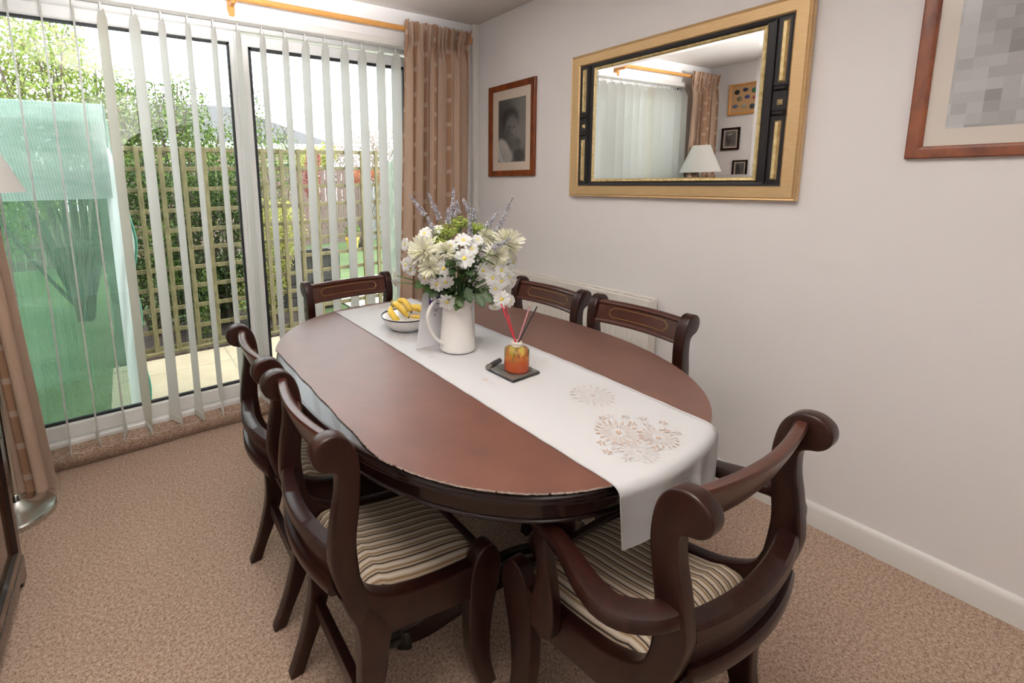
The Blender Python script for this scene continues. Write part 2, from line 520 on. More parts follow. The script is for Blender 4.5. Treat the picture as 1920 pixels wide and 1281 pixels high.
# ------------------------------------------------------------------ vertical blind
blind = thing('vertical_blind', 'white vertical blind with open slats hanging across the patio door', 'blind', (-1.58, -.0, 2.19))
B0 = Vector((-1.58, 0, 2.19))
MB().rbox(-2.74 + 1.58, -.03, -.012, -.44 + 1.58, .028, .028, .004).build('head_rail', MAT['gloss_white'], blind)
slx = [-2.70, -2.59, -2.475, -2.364, -2.252, -2.150, -2.026, -1.913, -1.799, -1.683, -1.567, -1.445, -1.324, -1.211, -1.096, -.979, -.866, -.741, -.633, -.54]
ang = [-9, -6, -4, -2, 1, -19, -19, -10, -5, -3, -1, 0, 1, -2, 0, 0, 1, 2, 0, 0]
for i, (x, a) in enumerate(zip(slx, ang)):
    a = math.radians(a)
    zb = .118 + .008 * math.sin(i * 2.3)
    m = MB()
    tw = .35 * math.sin(i * 1.7)
    sway = .016 * math.sin(i * 1.31)
    def slat(u, t, x=x, a=a, zb=zb, tw=tw, sway=sway):
        z = 2.145 + (zb - 2.145) * t
        wd = .127
        if t < .012: wd = .070 + .057 * (t / .012)
        aa = a + tw * max(0, (t - .93) / .07) * .5
        s = (u - .5) * wd
        bow = .004 * (1 - (2 * u - 1) ** 2)
        return (x - B0.x + s * math.sin(aa) + bow * math.cos(aa) + sway * t * (1 - t) , .012 + s * math.cos(aa) - bow * math.sin(aa), z - B0.z)
    m.grid(7, 40, slat)
    o = m.build('slat', MAT['blind_old'] if i == 5 else MAT['blind'], blind, angle=None, fix=False)
    h = MB(); h.tube([(x - B0.x, .012, -.048), (x - B0.x, .012, -.010)], .004, 6)
    h.build('slat_hook', MAT['gloss_white'], o)
    wgt = MB()
    wgt.rbox(-.058, -.0025, 0, .058, .0025, .034, .001, Matrix.Translation((x - B0.x, .012, zb - B0.z - .003)) @ Matrix.Rotation(PI / 2 - a - tw * .5, 4, 'Z'))
    wgt.build('slat_weight', MAT['blind'], o)
ch = MB()
pts = []
for i in range(len(slx) - 1):
    for k in range(7):
        t = k / 7
        pts.append((slx[i] + (slx[i + 1] - slx[i]) * t - B0.x, -.028, .122 - .016 * 4 * t * (1 - t) - B0.z))
ch.tube(pts, .0008, 5)
ch.build('bead_chain', MAT['gloss_white'], blind)

# ------------------------------------------------------------------ curtain pole and curtains
pole = thing('curtain_pole', 'varnished pine curtain pole above the patio door', 'curtain pole', (-1.6, -.085, 2.268))
MB().tube([(-1.62, 0, 0), (1.44, 0, 0)], .0155, 14).build('rod', MAT['pine'], pole)
fin = [(.0155, 0), (.020, .004), (.020, .010), (.014, .016), (.022, .026), (.026, .036), (.022, .048), (.010, .056), (.001, .058)]
for sx, x in ((1, 1.44), (-1, -1.62)):
    m = MB(); m.lathe(fin, n=16)
    m.v = [(x + sx * p[2], p[0], p[1]) for p in m.v]
    m.build('finial', MAT['pine'], pole)
for x in (.002, -1.45, 1.30):
    m = MB()
    m.rbox(x - .016, .05, -.075, x + .016, .085, .02, .006); m.rbox(x - .012, -.016, -.03, x + .012, .06, -.008, .004)
    m.tube([(x, -.022, -.004), (x, -.016, -.018), (x, 0, -.022), (x, .016, -.018), (x, .022, -.004)], .008, 8)
    m.build('bracket', MAT['pine'], pole)

def curtain(name, label, xa, xb, ztop, zbot, xa2, xb2, ph, nf, amp):
    """pencil-pleat curtain between xa..xb at the top and xa2..xb2 at the bottom"""
    base = Vector(((xa + xb) / 2, -.085, zbot))
    o = thing(name, label, 'curtain', base, group='curtains at the patio door')
    nu, nv = 300, 46
    def yoff(u, t):
        w_ = u + .018 * math.sin(17 * u + ph) + .010 * math.sin(41 * u)
        big = math.sin(2 * PI * nf * w_ + ph); big = big * (1.3 - .3 * big * big)
        small = math.sin(2 * PI * nf * 2.3 * w_ + ph * 2)
        a = amp * (.50 + .55 * min(1, max(0, t - .05) * 1.6)) * (.80 + .35 * math.sin(7 * u + 2 * ph))
        body = a * (big + .22 * small)
        frill = .011 * math.sin(2 * PI * nf * 3.1 * w_ + 1) + .005 * math.sin(2 * PI * nf * 7.3 * w_)
        k_ = min(1, max(0, (t - .045) / .05)); k_ = k_ * k_ * (3 - 2 * k_)
        flare = -.012 * max(0, 1 - t / .035)
        return frill * (1 - k_) + body * k_ + flare
    def P(u, t):
        z = ztop + (zbot - ztop) * t
        x = (xa + (xb - xa) * u) * (1 - t) + (xa2 + (xb2 - xa2) * u) * t
        pinch = math.exp(-((t - .045) / .025) ** 2)
        x -= (u - .5) * .030 * pinch
        k_ = min(1, max(0, (t - .045) / .06))
        x += .011 * math.sin(4 * PI * nf * u + 2 * ph) * k_ + .004 * math.sin(2 * PI * nf * 5 * u) * (1 - k_)
        if t < .03: z += (.007 * math.sin(2 * PI * nf * 3.1 * u + 1) + .004 * math.sin(47 * u)) * (1 - t / .03)
        return Vector((x, -.085 - .034 + yoff(u, t) - .010 * k_, z))
    tz = [0, .008, .016, .024, .032, .04, .046, .052, .06, .07, .085] + [.1 + .9 * (j / (nv - 12)) for j in range(nv - 11)]
    nv = len(tz)
    m = MB(); uvs = []
    for i in range(nu):
        for j in range(nv):
            m.v.append(tuple(P(i / (nu - 1), tz[j]) - base))
    for i in range(nu - 1):
        for j in range(nv - 1):
            m.f.append((i * nv + j, (i + 1) * nv + j, (i + 1) * nv + j + 1, i * nv + j + 1))
    c = m.build('curtain_cloth', MAT['curtain'], o, angle=None, fix=False)
    arc = [0]
    for i in range(1, nu):
        arc.append(arc[-1] + (Vector(m.v[i * nv + nv // 2]) - Vector(m.v[(i - 1) * nv + nv // 2])).length)
    ul = c.data.uv_layers.new(name='UVMap')
    for lp in c.data.loops:
        i, j = divmod(lp.vertex_index, nv)
        ul.data[lp.index].uv = (arc[i] + ph * .1, ztop + (zbot - ztop) * tz[j])
    tape = MB()
    tape.grid(nu, 3, lambda u, t: P(u, .030 + .026 * t) - base + Vector((0, .0030, 0)))
    tape.build('heading_tape', MAT['curtain'], o, angle=None, fix=False)
    return o
curtain('curtain', 'beige and salmon block-woven curtain hanging in the corner beside the mirror wall', -.640, -.150, 2.300, .03, -.735, -.175, .4, 8.5, .036)
curtain('curtain', 'beige and salmon block-woven curtain behind the floor lamp, drawn to the cabinet side', -3.13, -2.63, 2.300, .03, -3.12, -2.515, 2.0, 8.5, .034)

# ------------------------------------------------------------------ radiator
rad = thing('radiator', 'cream ribbed panel radiator on the wall behind two dining chairs', 'radiator', (-.06, -.93, .22))
RY0, RY1, RZ0, RZ1 = -.48, .48, 0, .545
m = MB()
ribs = 30
sec = []
for i in range(ribs * 6 + 1):
    t = i / 6
    fr = t - math.floor(t)
    d = .006 if .2 < fr < .8 else 0
    if fr in (1 / 6.,): d = .002
    sec.append((-.030 - d, RY0 + (RY1 - RY0) * i / (ribs * 6)))
sec += [(-.018, RY1), (-.018, RY0)]
m.sweep(sec, [lambda a, b: (a + .006, b, .02), lambda a, b: (a, b, .035), lambda a, b: (a, b, RZ1 - .045), lambda a, b: (a + .006, b, RZ1 - .03)])
m.build('front_panel', MAT['radiator'], rad, angle=30)
MB().rbox(.022, RY0, .02, .034, RY1, RZ1 - .03, .003).build('back_panel', MAT['radiator'], rad)
m = MB()
m.rbox(-.038, RY0 - .004, RZ1 - .028, -.016, RY1 + .004, RZ1 + .012, .003); m.rbox(.02, RY0 - .004, RZ1 - .028, .038, RY1 + .004, RZ1 + .012, .003)
for i in range(60):
    y = RY0 + (RY1 - RY0) * (i + .5) / 60
    m.box(-.02, y - .002, RZ1 - .004, .024, y + .002, RZ1 + .006)
m.build('top_grille', MAT['radiator'], rad)
for y in (RY0, RY1):
    MB().rbox(-.034, y - .006, .03, .036, y + .006, RZ1 + .008, .003).build('side_cover', MAT['radiator'], rad)
m = MB(); m.tube([(-.012, RY1 + .004, RZ1 - .02), (-.012, RY1 + .020, RZ1 - .02)], .009, 10); m.build('vent_plug', MAT['gloss_white'], rad)
for y in (RY0 + .2, RY1 - .2):
    MB().box(.03, y - .02, .2, .061, y + .02, .4).build('bracket', MAT['radiator'], rad)
m = MB(); m.tube([(.0, RY1 - .03, .06), (.0, RY1 - .03, -.215)], .0075, 10); m.build('pipe', MAT['gloss_white'], rad)

# ------------------------------------------------------------------ wall pictures and mirror
def ring(prof, w, h, fn):
    """mitred rectangular frame: prof = [(inset, depth)] from outer back to inner back"""
    m = MB(); n = len(prof)
    for ins, d in prof:
        for a, b in ((ins, ins), (w - ins, ins), (w - ins, h - ins), (ins, h - ins)):
            m.v.append(fn(a, b, d))
    for k in range(n - 1):
        for i in range(4):
            j = (i + 1) % 4
            m.f.append((k * 4 + i, k * 4 + j, (k + 1) * 4 + j, (k + 1) * 4 + i))
    return m
def slab(m, a0, b0, a1, b1, d0, d1, fn, bev=0.0):
    """block standing on depth d0 up to d1, its top inset by bev"""
    vs_ = [fn(a, b, d0) for a, b in ((a0, b0), (a1, b0), (a1, b1), (a0, b1))] + \
          [fn(a, b, d1) for a, b in ((a0 + bev, b0 + bev), (a1 - bev, b0 + bev), (a1 - bev, b1 - bev), (a0 + bev, b1 - bev))]
    return m.add(vs_, [(0, 1, 2, 3), (4, 5, 6, 7)] + [(i, (i + 1) % 4, 4 + (i + 1) % 4, 4 + i) for i in range(4)])

mir = thing('wall_mirror', 'large gold framed mirror with black and gold side panels', 'mirror', (-.002, -1.3965, 1.26))
mir.rotation_euler = (0, -.0085, 0)
MW, MH = 1.067, .742
fm = lambda s, t, d: (-d, MW / 2 - s, t)
ring([(0.004, 0.0), (0, .004), (0, .026), (.004, .031), (.009, .029), (.013, .033), (.052, .030), (.057, .025), (.057, .010)], MW, MH, fm).build('frame', MAT['gold'], mir, angle=20)
bl = ring([(.056, .004), (.056, .022), (.060, .021), (.074, .016), (.074, .004)], MW, MH, fm)
for s0, s1 in ((.059, .146), (MW - .146, MW - .059)):
    slab(bl, s0, .060, s1, MH - .060, .004, .017, fm)
for s0 in (.061, MW - .061 - .047):
    slab(bl, s0, .062, s0 + .047, MH - .062, .016, .021, fm, .003)
    for t0 in (.412, .320):
        slab(bl, s0 - .002, t0, s0 + .049, t0 + .026, .018, .033, fm, .009)
for s0 in (.1085, MW - .1085 - .012):
    slab(bl, s0, .062, s0 + .012, MH - .062, .016, .024, fm, .004)
bl.build('black_border', MAT['black_lacquer'], mir, angle=20)
for s0 in (.070, MW - .070 - .026):
    for t0, t1 in ((.443, .668), (.080, .306)):
        slab(MB(), s0, t0, s0 + .026, t1, .018, .031, fm, .008).build('gold_bar', MAT['leaf_gold'], mir, angle=20)
    slab(MB(), s0 + .001, .360, s0 + .025, .386, .018, .031, fm, .0115).build('gold_stud', MAT['leaf_gold'], mir, angle=20)
gs = MB()
a0, a1, b0, b1 = .142, MW - .142, .078, MH - .078
prof = [(0, .004), (0, .022), (.004, .026), (.010, .024), (.015, .018), (.015, .004)]
m = ring(prof, a1 - a0, b1 - b0, lambda s, t, d: fm(a0 + s, b0 + t, d))
m.build('gold_slip', MAT['leaf_gold'], mir, angle=20)
g0, g1, h0, h1 = .155, MW - .155, .091, MH - .091
m = MB(); bw = .013
for (ins, d) in ((0, .0178), (bw, .0185)):
    for a, b in ((g0 + ins, h0 + ins), (g1 - ins, h0 + ins), (g1 - ins, h1 - ins), (g0 + ins, h1 - ins)):
        m.v.append(fm(a, b, d))
m.f = [(0, 1, 5, 4), (1, 2, 6, 5), (2, 3, 7, 6), (3, 0, 4, 7), (4, 5, 6, 7)]
m.build('mirror_glass', MAT['mirror'], mir, angle=2)
slab(MB(), .03, .03, MW - .03, MH - .03, .0, .006, fm).build('backing', MAT['black_metal'], mir)

def picture(name, label, loc, w, h, fw, depth, photo, mats, rz=0.0, cat='picture', glazing=True):
    """photo=(a0,b0,a1,b1) inside the w x h frame, a from the window side; the wall is local x=0, facing -x"""
    o = thing(name, label, cat, loc, rz)
    fn = lambda a, b, d: (-d, w / 2 - a, b)
    ring([(.002, 0), (0, .002), (0, depth - .003), (.003, depth), (fw * .7, depth - .002), (fw, depth - .007), (fw, .004)], w, h, fn).build('frame', mats[0], o, angle=20)
    slab(MB(), fw - .002, fw - .002, w - fw + .002, h - fw + .002, .001, depth - .012, fn).build('mount', mats[1], o)
    if photo:
        a0, b0, a1, b1 = photo
        slab(MB(), a0, b0, a1, b1, depth - .013, depth - .0115, fn).build('photo', mats[2], o)
    if glazing:
        slab(MB(), fw - .001, fw - .001, w - fw + .001, h - fw + .001, depth - .0105, depth - .009, fn).build('glazing', MAT['glazing'], o)
    return o

# black and white portrait of a small child, drawn with soft shapes (a = y axis towards the window, z up)
def photo_mat(name, blobs, streak, lo, hi):
    k = Mat(name)
    v = k.coords('Object')
    sp = k.n('ShaderNodeSeparateXYZ', {'Vector': v})
    val = k.math('MULTIPLY', k.noise(k.coords('Object', (1, streak[0], streak[1])), streak[2], 4), streak[3])
    for cy, cz, ry, rz_, ang_, amount, soft in blobs:
        y = k.math('SUBTRACT', sp.outputs[1], cy); z = k.math('SUBTRACT', sp.outputs[2], cz)
        ca, sa = math.cos(ang_), math.sin(ang_)
        p = k.math('DIVIDE', k.math('ADD', k.math('MULTIPLY', y, ca), k.math('MULTIPLY', z, sa)), ry)
        q = k.math('DIVIDE', k.math('SUBTRACT', k.math('MULTIPLY', z, ca), k.math('MULTIPLY', y, sa)), rz_)
        d = k.math('SQRT', k.math('ADD', k.math('MULTIPLY', p, p), k.math('MULTIPLY', q, q)))
        mr = k.n('ShaderNodeMapRange', {0: d, 1: 1 - soft, 2: 1 + soft, 3: 1.0, 4: 0.0}); mr.interpolation_type = 'SMOOTHSTEP'
        mk = k.math('MULTIPLY', mr.outputs[0], 1.0)
        nd = k.n('ShaderNodeMix', data_type='FLOAT'); k.link(mk, nd.inputs[0]); k.link(val, nd.inputs[2]); nd.inputs[3].default_value = amount
        val = nd.outputs[0]
    gr = k.math('ADD', val, k.math('MULTIPLY', k.math('SUBTRACT', k.noise(v, 60, 4), .5), .12))
    k.set(base=k.ramp(gr, [(0, lo), (1, hi)]), rough=.5)
    return k.m
W_, H_ = .424, .585
child = photo_mat('portrait_print', [
    (.06, .33, .08, .20, 0, .14, .5), (-.09, .30, .05, .22, 0, .34, .7),
    (.012, .365, .080, .070, 0, .06, .3),                                   # hair
    (.000, .305, .056, .078, .22, .25, .3), (-.015, .335, .040, .030, .1, .30, .5), (-.030, .285, .020, .030, .2, .36, .6), (.030, .275, .020, .040, .2, .17, .6),
    (.012, .312, .012, .005, -.1, .11, .7), (-.030, .308, .010, .005, .1, .13, .7), (-.010, .288, .007, .012, .1, .33, .7), (-.006, .262, .014, .005, .1, .14, .6),
    (-.070, .265, .016, .060, -.30, .38, .3), (-.083, .31, .009, .028, -.3, .33, .4), (-.060, .21, .030, .030, 0, .20, .4),
    (.070, .150, .062, .095, -.45, .80, .2), (.030, .125, .045, .045, -.4, .70, .3), (.080, .145, .006, .09, -.4, .5, .7), (.050, .13, .005, .08, -.4, .55, .7), (-.075, .13, .05, .045, 0, .10, .4)],
    (5, 1, 14, .55), (.012, .011, .010, 1), (.62, .60, .57, 1))
picture('framed_photo', 'small wood framed black and white photograph of a child, beside the curtain corner', (0, -.366, 1.378), W_, H_, .037, .022,
        (.092, .090, .342, .488), (MAT['frame_wood'], MAT['mount'], child))
k = Mat('mosaic_print')
v = k.coords('Object')
sn = k.n('ShaderNodeVectorMath', {0: v, 1: (.5, .032, .032)}, operation='SNAP').outputs[0]
n1 = k.noise(sn, 6, 2, .6); n2 = k.noise(sn, 33, 2, .6)
f = k.math('ADD', k.math('MULTIPLY', n1, .65), k.math('MULTIPLY', n2, .35))
k.set(base=k.ramp(f, [(.30, (.17, .16, .16, 1)), (.44, (.38, .37, .37, 1)), (.60, (.58, .585, .585, 1))]), rough=.5)
picture('framed_photo', 'large wood framed blurred grey photograph hanging high beyond the mirror', (0, -2.515, 1.404), .62, .80, .037, .022,
        (.080, .088, .540, .712), (MAT['frame_wood'], MAT['mount_pale'], k.m))
# pictures on the wall opposite, seen in the mirror
def turned(o):
    o.rotation_euler = (0, 0, PI); return o
bo = turned(picture('badge_frame', 'pine display frame of coloured badges on the far side wall', (XL, -.35, 1.90), .30, .30, .022, .025, None,
        (MAT['pine'], plain('tan_badge_felt', (.55, .34, .17, 1), .9), None), cat='picture', glazing=False))
cols = [(.03, .16, .10), (.03, .05, .12), (.02, .02, .03), (.45, .10, .12), (.05, .10, .30), (.20, .19, .10), (.05, .07, .09), (.38, .36, .28), (.12, .18, .30)]
spots = [(.07, .22), (.15, .235), (.225, .22), (.06, .15), (.13, .165), (.20, .155), (.08, .07), (.155, .08), (.235, .085)]
for (a, b), c in zip(spots, cols):
    m = MB(); m.lathe([(.024, 0), (.024, .003), (.018, .006), (.001, .007)], n=18, sy=.75 if c[2] > .1 else 1)
    m.v = [(-.013 - p[2], .15 - a + p[0], b + p[1]) for p in m.v]
    m.build('badge', plain('badge_enamel', c + (1,), .3), bo)
group_photo = photo_mat('group_print', [(.0, .15, .03, .02, 0, .5, .3), (-.02, .11, .035, .05, 0, .12, .3), (.025, .12, .025, .05, 0, .2, .3), (.0, .16, .012, .012, 0, .6, .3), (-.02, .15, .011, .011, 0, .55, .3)], (3, 3, 8, .6), (.02, .018, .016, 1), (.65, .62, .58, 1))
turned(picture('framed_photo', 'little dark framed group photograph under the badge display', (XL, -.24, 1.555), .175, .225, .022, .018, (.035, .035, .14, .19), (MAT['dark_table'], MAT['mount'], group_photo)))
turned(picture('framed_photo', 'little dark framed photograph lowest on the far side wall', (XL, -.345, 1.27), .14, .18, .018, .018, (.03, .03, .11, .15), (MAT['dark_table'], MAT['mount'], group_photo)))

# ------------------------------------------------------------------ table
TC = Vector((-1.195, -1.375, 0))
TA, TB, TN = .775, .592, 2.35           # half length (y), half width (x), roundness
def outline(inset=0.0, n=160):
    out = []
    for i in range(n):
        t = 2 * PI * i / n
        c, s = math.cos(t), math.sin(t)
        x = (TB - inset) * abs(c) ** (2 / TN) * (1 if c >= 0 else -1)
        y = (TA - inset) * abs(s) ** (2 / TN) * (1 if s >= 0 else -1)
        out.append((x, y))
    return out
def table_edge_y(x, extra=0.0):
    u = min(1, abs(x) / TB)
    return -(TA * (1 - u ** TN) ** (1 / TN)) - extra
table = thing('dining_table', 'dark mahogany D-end pedestal dining table under a brown protector', 'table', TC)
def layers(lst, cap=True):
    m = MB(); n = 160
    for ins, z in lst:
        m.v += [(x, y, z) for x, y in outline(ins)]
    for k_ in range(len(lst) - 1):
        for i in range(n):
            j = (i + 1) % n
            m.f.append((k_ * n + i, k_ * n + j, (k_ + 1) * n + j, (k_ + 1) * n + i))
    if cap:
        m.f.append(tuple(range(n))); m.f.append(tuple(range((len(lst) - 1) * n, len(lst) * n))[::-1])
    return m
layers([(.012, .7505), (.006, .7500), (.002, .7475), (.001, .744), (.004, .740), (.001, .737), (-.001, .733), (.001, .729), (.005, .726), (.003, .722), (.003, .718), (.008, .714), (.014, .710)]).build('table_top', MAT['dark_table'], table, angle=60)
layers([(.026, .711), (.026, .672), (.022, .670), (.021, .666), (.024, .662), (.036, .662), (.040, .70)], cap=False).build('apron', MAT['dark_table'], table, angle=50)
for py, flip in ((-.452, 1), (.345, -1)):
    col_m = MB()
    col_m.lathe([(.10, .665), (.10, .650), (.060, .635), (.040, .61), (.036, .585), (.050, .565), (.050, .555), (.036, .54), (.034, .50), (.048, .44), (.060, .40), (.062, .37), (.048, .34), (.058, .33), (.070, .315), (.072, .25), (.060, .225), (.030, .205), (.005, .20)], (0, py, 0), 28)
    col_m.rbox(-.16, py - .22, .642, .16, py + .22, .664, .004)
    col_m.build('pedestal', MAT['mahogany'], table)
    for deg in (150, 30, 270):
        a = math.radians(deg) * 1.0
        dx, dy = math.cos(a), math.sin(a) * flip
        path = crom([(.045, .262), (.11, .254), (.20, .212), (.30, .136), (.385, .074), (.44, .050)], 6)
        hw = lambda k_: .024 - .004 * k_
        frs = []
        N = len(path)
        for i, (r_, z_) in enumerate(path):
            k_ = i / (N - 1)
            p0, p1 = path[max(i - 1, 0)], path[min(i + 1, N - 1)]
            tr, tz = p1[0] - p0[0], p1[1] - p0[1]; L = math.hypot(tr, tz); tr /= L; tz /= L
            th = .044 - .016 * k_
            frs.append(lambda q, b, r_=r_, z_=z_, tr=tr, tz=tz, th=th, k_=k_: (dx * (r_ - tz * b * th) - dy * q * hw(k_), py + dy * (r_ - tz * b * th) + dx * q * hw(k_), z_ + tr * b * th))
        sec = [(-1, -.9), (1, -.9), (1, .75), (.8, .95), (.55, .82), (.4, 1.0), (.12, .85), (-.12, .85), (-.4, 1.0), (-.55, .82), (-.8, .95), (-1, .75)]
        lg = MB().sweep(sec, frs).build('leg', MAT['dark_table'], table, angle=30)
        cl = MB()
        base = lambda r_, q, z_: (dx * r_ - dy * q, py + dy * r_ + dx * q, z_)
        cl.sweep([(-.021, .0), (.021, 0), (.021, .034), (.012, .046), (-.012, .046), (-.021, .034)], [(lambda q, b, r_=r_, s=s: base(r_, q * s, .012 + b * s * 1.1)) for r_, s in ((.418, .9), (.428, 1.2), (.44, 1.2), (.446, 1.0), (.452, .95))])
        for q in (-.015, 0, .015):
            cl.tube([base(.448, q * .6, .034), base(.468, q, .034), base(.486, q * 1.15, .022), base(.496, q * 1.2, .008)], [.012, .0125, .010, .006], 8)
        cl.tube([base(.452, 0, .0), base(.452, 0, .02)], .014, 12)
        cl.build('claw_foot', MAT['claw'], lg)

# loose protector on the table: follows the D ends, cut straight along the window-side long edge
prot = thing('table_protector', 'reddish-brown leathercloth protector with a torn pale edge on the table', 'table protector', TC + Vector((0, 0, .7506)))
po = []
cut = -.535
for x, y in outline(-.006, 320):
    if x >= cut: po.append((x, y))
yc = max(y for x, y in po if x < cut + .02)
# order the ring so that it starts just after the cut edge
ang0 = [math.atan2(y, x) for x, y in po]
order = sorted(range(len(po)), key=lambda i: (ang0[i] - PI * .999) % (2 * PI))
po = [po[i] for i in order]
low = [p_ for p_ in po if p_[1] < 0]; high = [p_ for p_ in po if p_[1] >= 0]
po = low + high                                # from the low cut corner round to the high cut corner
edge_line = [(cut + .0015 * math.sin(y * 40), y) for y in np.linspace(po[-1][1] - .01, po[0][1] + .01, 40)]
full = po + edge_line
rngp = random.Random(3)
full = [(x * (1 + rngp.uniform(-.0012, .0012)), y * (1 + rngp.uniform(-.0008, .0008))) for x, y in full]
def pz(x, y):
    e = abs(x - cut)
    z = 0.0
    cd = math.hypot(x - cut, y + .41)
    z += .004 * math.exp(-(cd / .10) ** 2)
    return z
m = MB()
ptop = [(x, y, .0042 + pz(x, y)) for x, y in full]; pbot = [(x * .999, y * .999, .0002 + pz(x, y)) for x, y in full]
n = len(full)
m.add(ptop + pbot, [tuple(range(n)), tuple(range(2 * n - 1, n - 1, -1))] + [(i, (i + 1) % n, n + (i + 1) % n, n + i) for i in range(n)])
m.build('protector_sheet', MAT['leather'], prot, angle=30)
m = MB()
acc = 0
for i in range(n):
    x0, y0 = full[i]; x1, y1 = full[(i + 1) % n]
    steps = max(1, int(math.hypot(x1 - x0, y1 - y0) / .004))
    for s in range(steps):
        if rngp.random() < .05: continue
        t0, t1 = s / steps, (s + 1) / steps
        a_ = (x0 + (x1 - x0) * t0, y0 + (y1 - y0) * t0); b_ = (x0 + (x1 - x0) * t1, y0 + (y1 - y0) * t1)
        z = pz(*a_); d = rngp.uniform(.0004, .0020); h = rngp.uniform(.0030, .0046)
        L = math.hypot(*a_) + 1e-6; ox, oy = a_[0] / L * d, a_[1] / L * d
        if a_[0] < cut + .004: ox, oy = -d, 0
        q = [(a_[0], a_[1], z + h), (b_[0], b_[1], z + h), (b_[0] + ox, b_[1] + oy, z + .0006), (a_[0] + ox, a_[1] + oy, z + .0006),
             (a_[0], a_[1], z + .0004), (b_[0], b_[1], z + .0004)]
        m.add(q, [(0, 1, 2, 3), (3, 2, 5, 4), (0, 3, 4), (1, 5, 2)])
m.build('frayed_edge', MAT['fray'], prot, angle=None)

# ------------------------------------------------------------------ chairs
rail_pts = [(-.03, .535), (.012, .517), (.036, .488), (.094, .452), (.16, .433), (.224, .421), (.30, .411), (.373, .404), (.42, .404)]
def rail_top(u):
    return float(np.interp(u, [p_[0] for p_ in rail_pts], [p_[1] for p_ in rail_pts]))
post_poly = crom([(-.050, .560), (-.057, .603), (-.053, .65), (-.046, .698), (-.037, .745), (-.0355, .785), (-.040, .801), (-.052, .809), (-.068, .815), (-.082, .829), (-.087, .850), (-.080, .871), (-.058, .884), (-.030, .881),
                  (-.008, .862), (.006, .828), (.012, .775), (.008, .715), (-.001, .64), (.002, .58), (.006, .545)], 4) + [(.03, .47), (.0, .42), (-.012, .44), (-.038, .515)]
srail_poly = crom([(-.010, .585), (.001, .555), (.012, .522), (.036, .487), (.094, .452), (.16, .433), (.224, .421), (.30, .411), (.373, .405), (.398, .405)], 4) + [(.398, .312)] + \
             crom([(.34, .312), (.268, .322), (.19, .338), (.122, .352), (.075, .360), (.045, .385)], 3) + [(.0, .42), (-.02, .46), (-.030, .50)]
rleg_poly = crom([(-.044, .520), (-.026, .468), (-.008, .424), (.001, .37), (.001, .30), (-.003, .22), (-.023, .135), (-.048, .06), (-.074, .0)], 4) + \
            crom([(-.037, 0), (-.011, .06), (.020, .125), (.049, .20), (.066, .27), (.073, .335), (.082, .375)], 4) + [(.05, .43), (0, .50)]
fleg_poly = crom([(.352, 0), (.326, .07), (.308, .15), (.301, .25), (.300, .33), (.303, .385), (.320, .425), (.345, .447), (.370, .444), (.390, .418), (.401, .375), (.392, .31), (.379, .24), (.373, .16), (.379, .08), (.401, 0)], 4)
TH = .0185

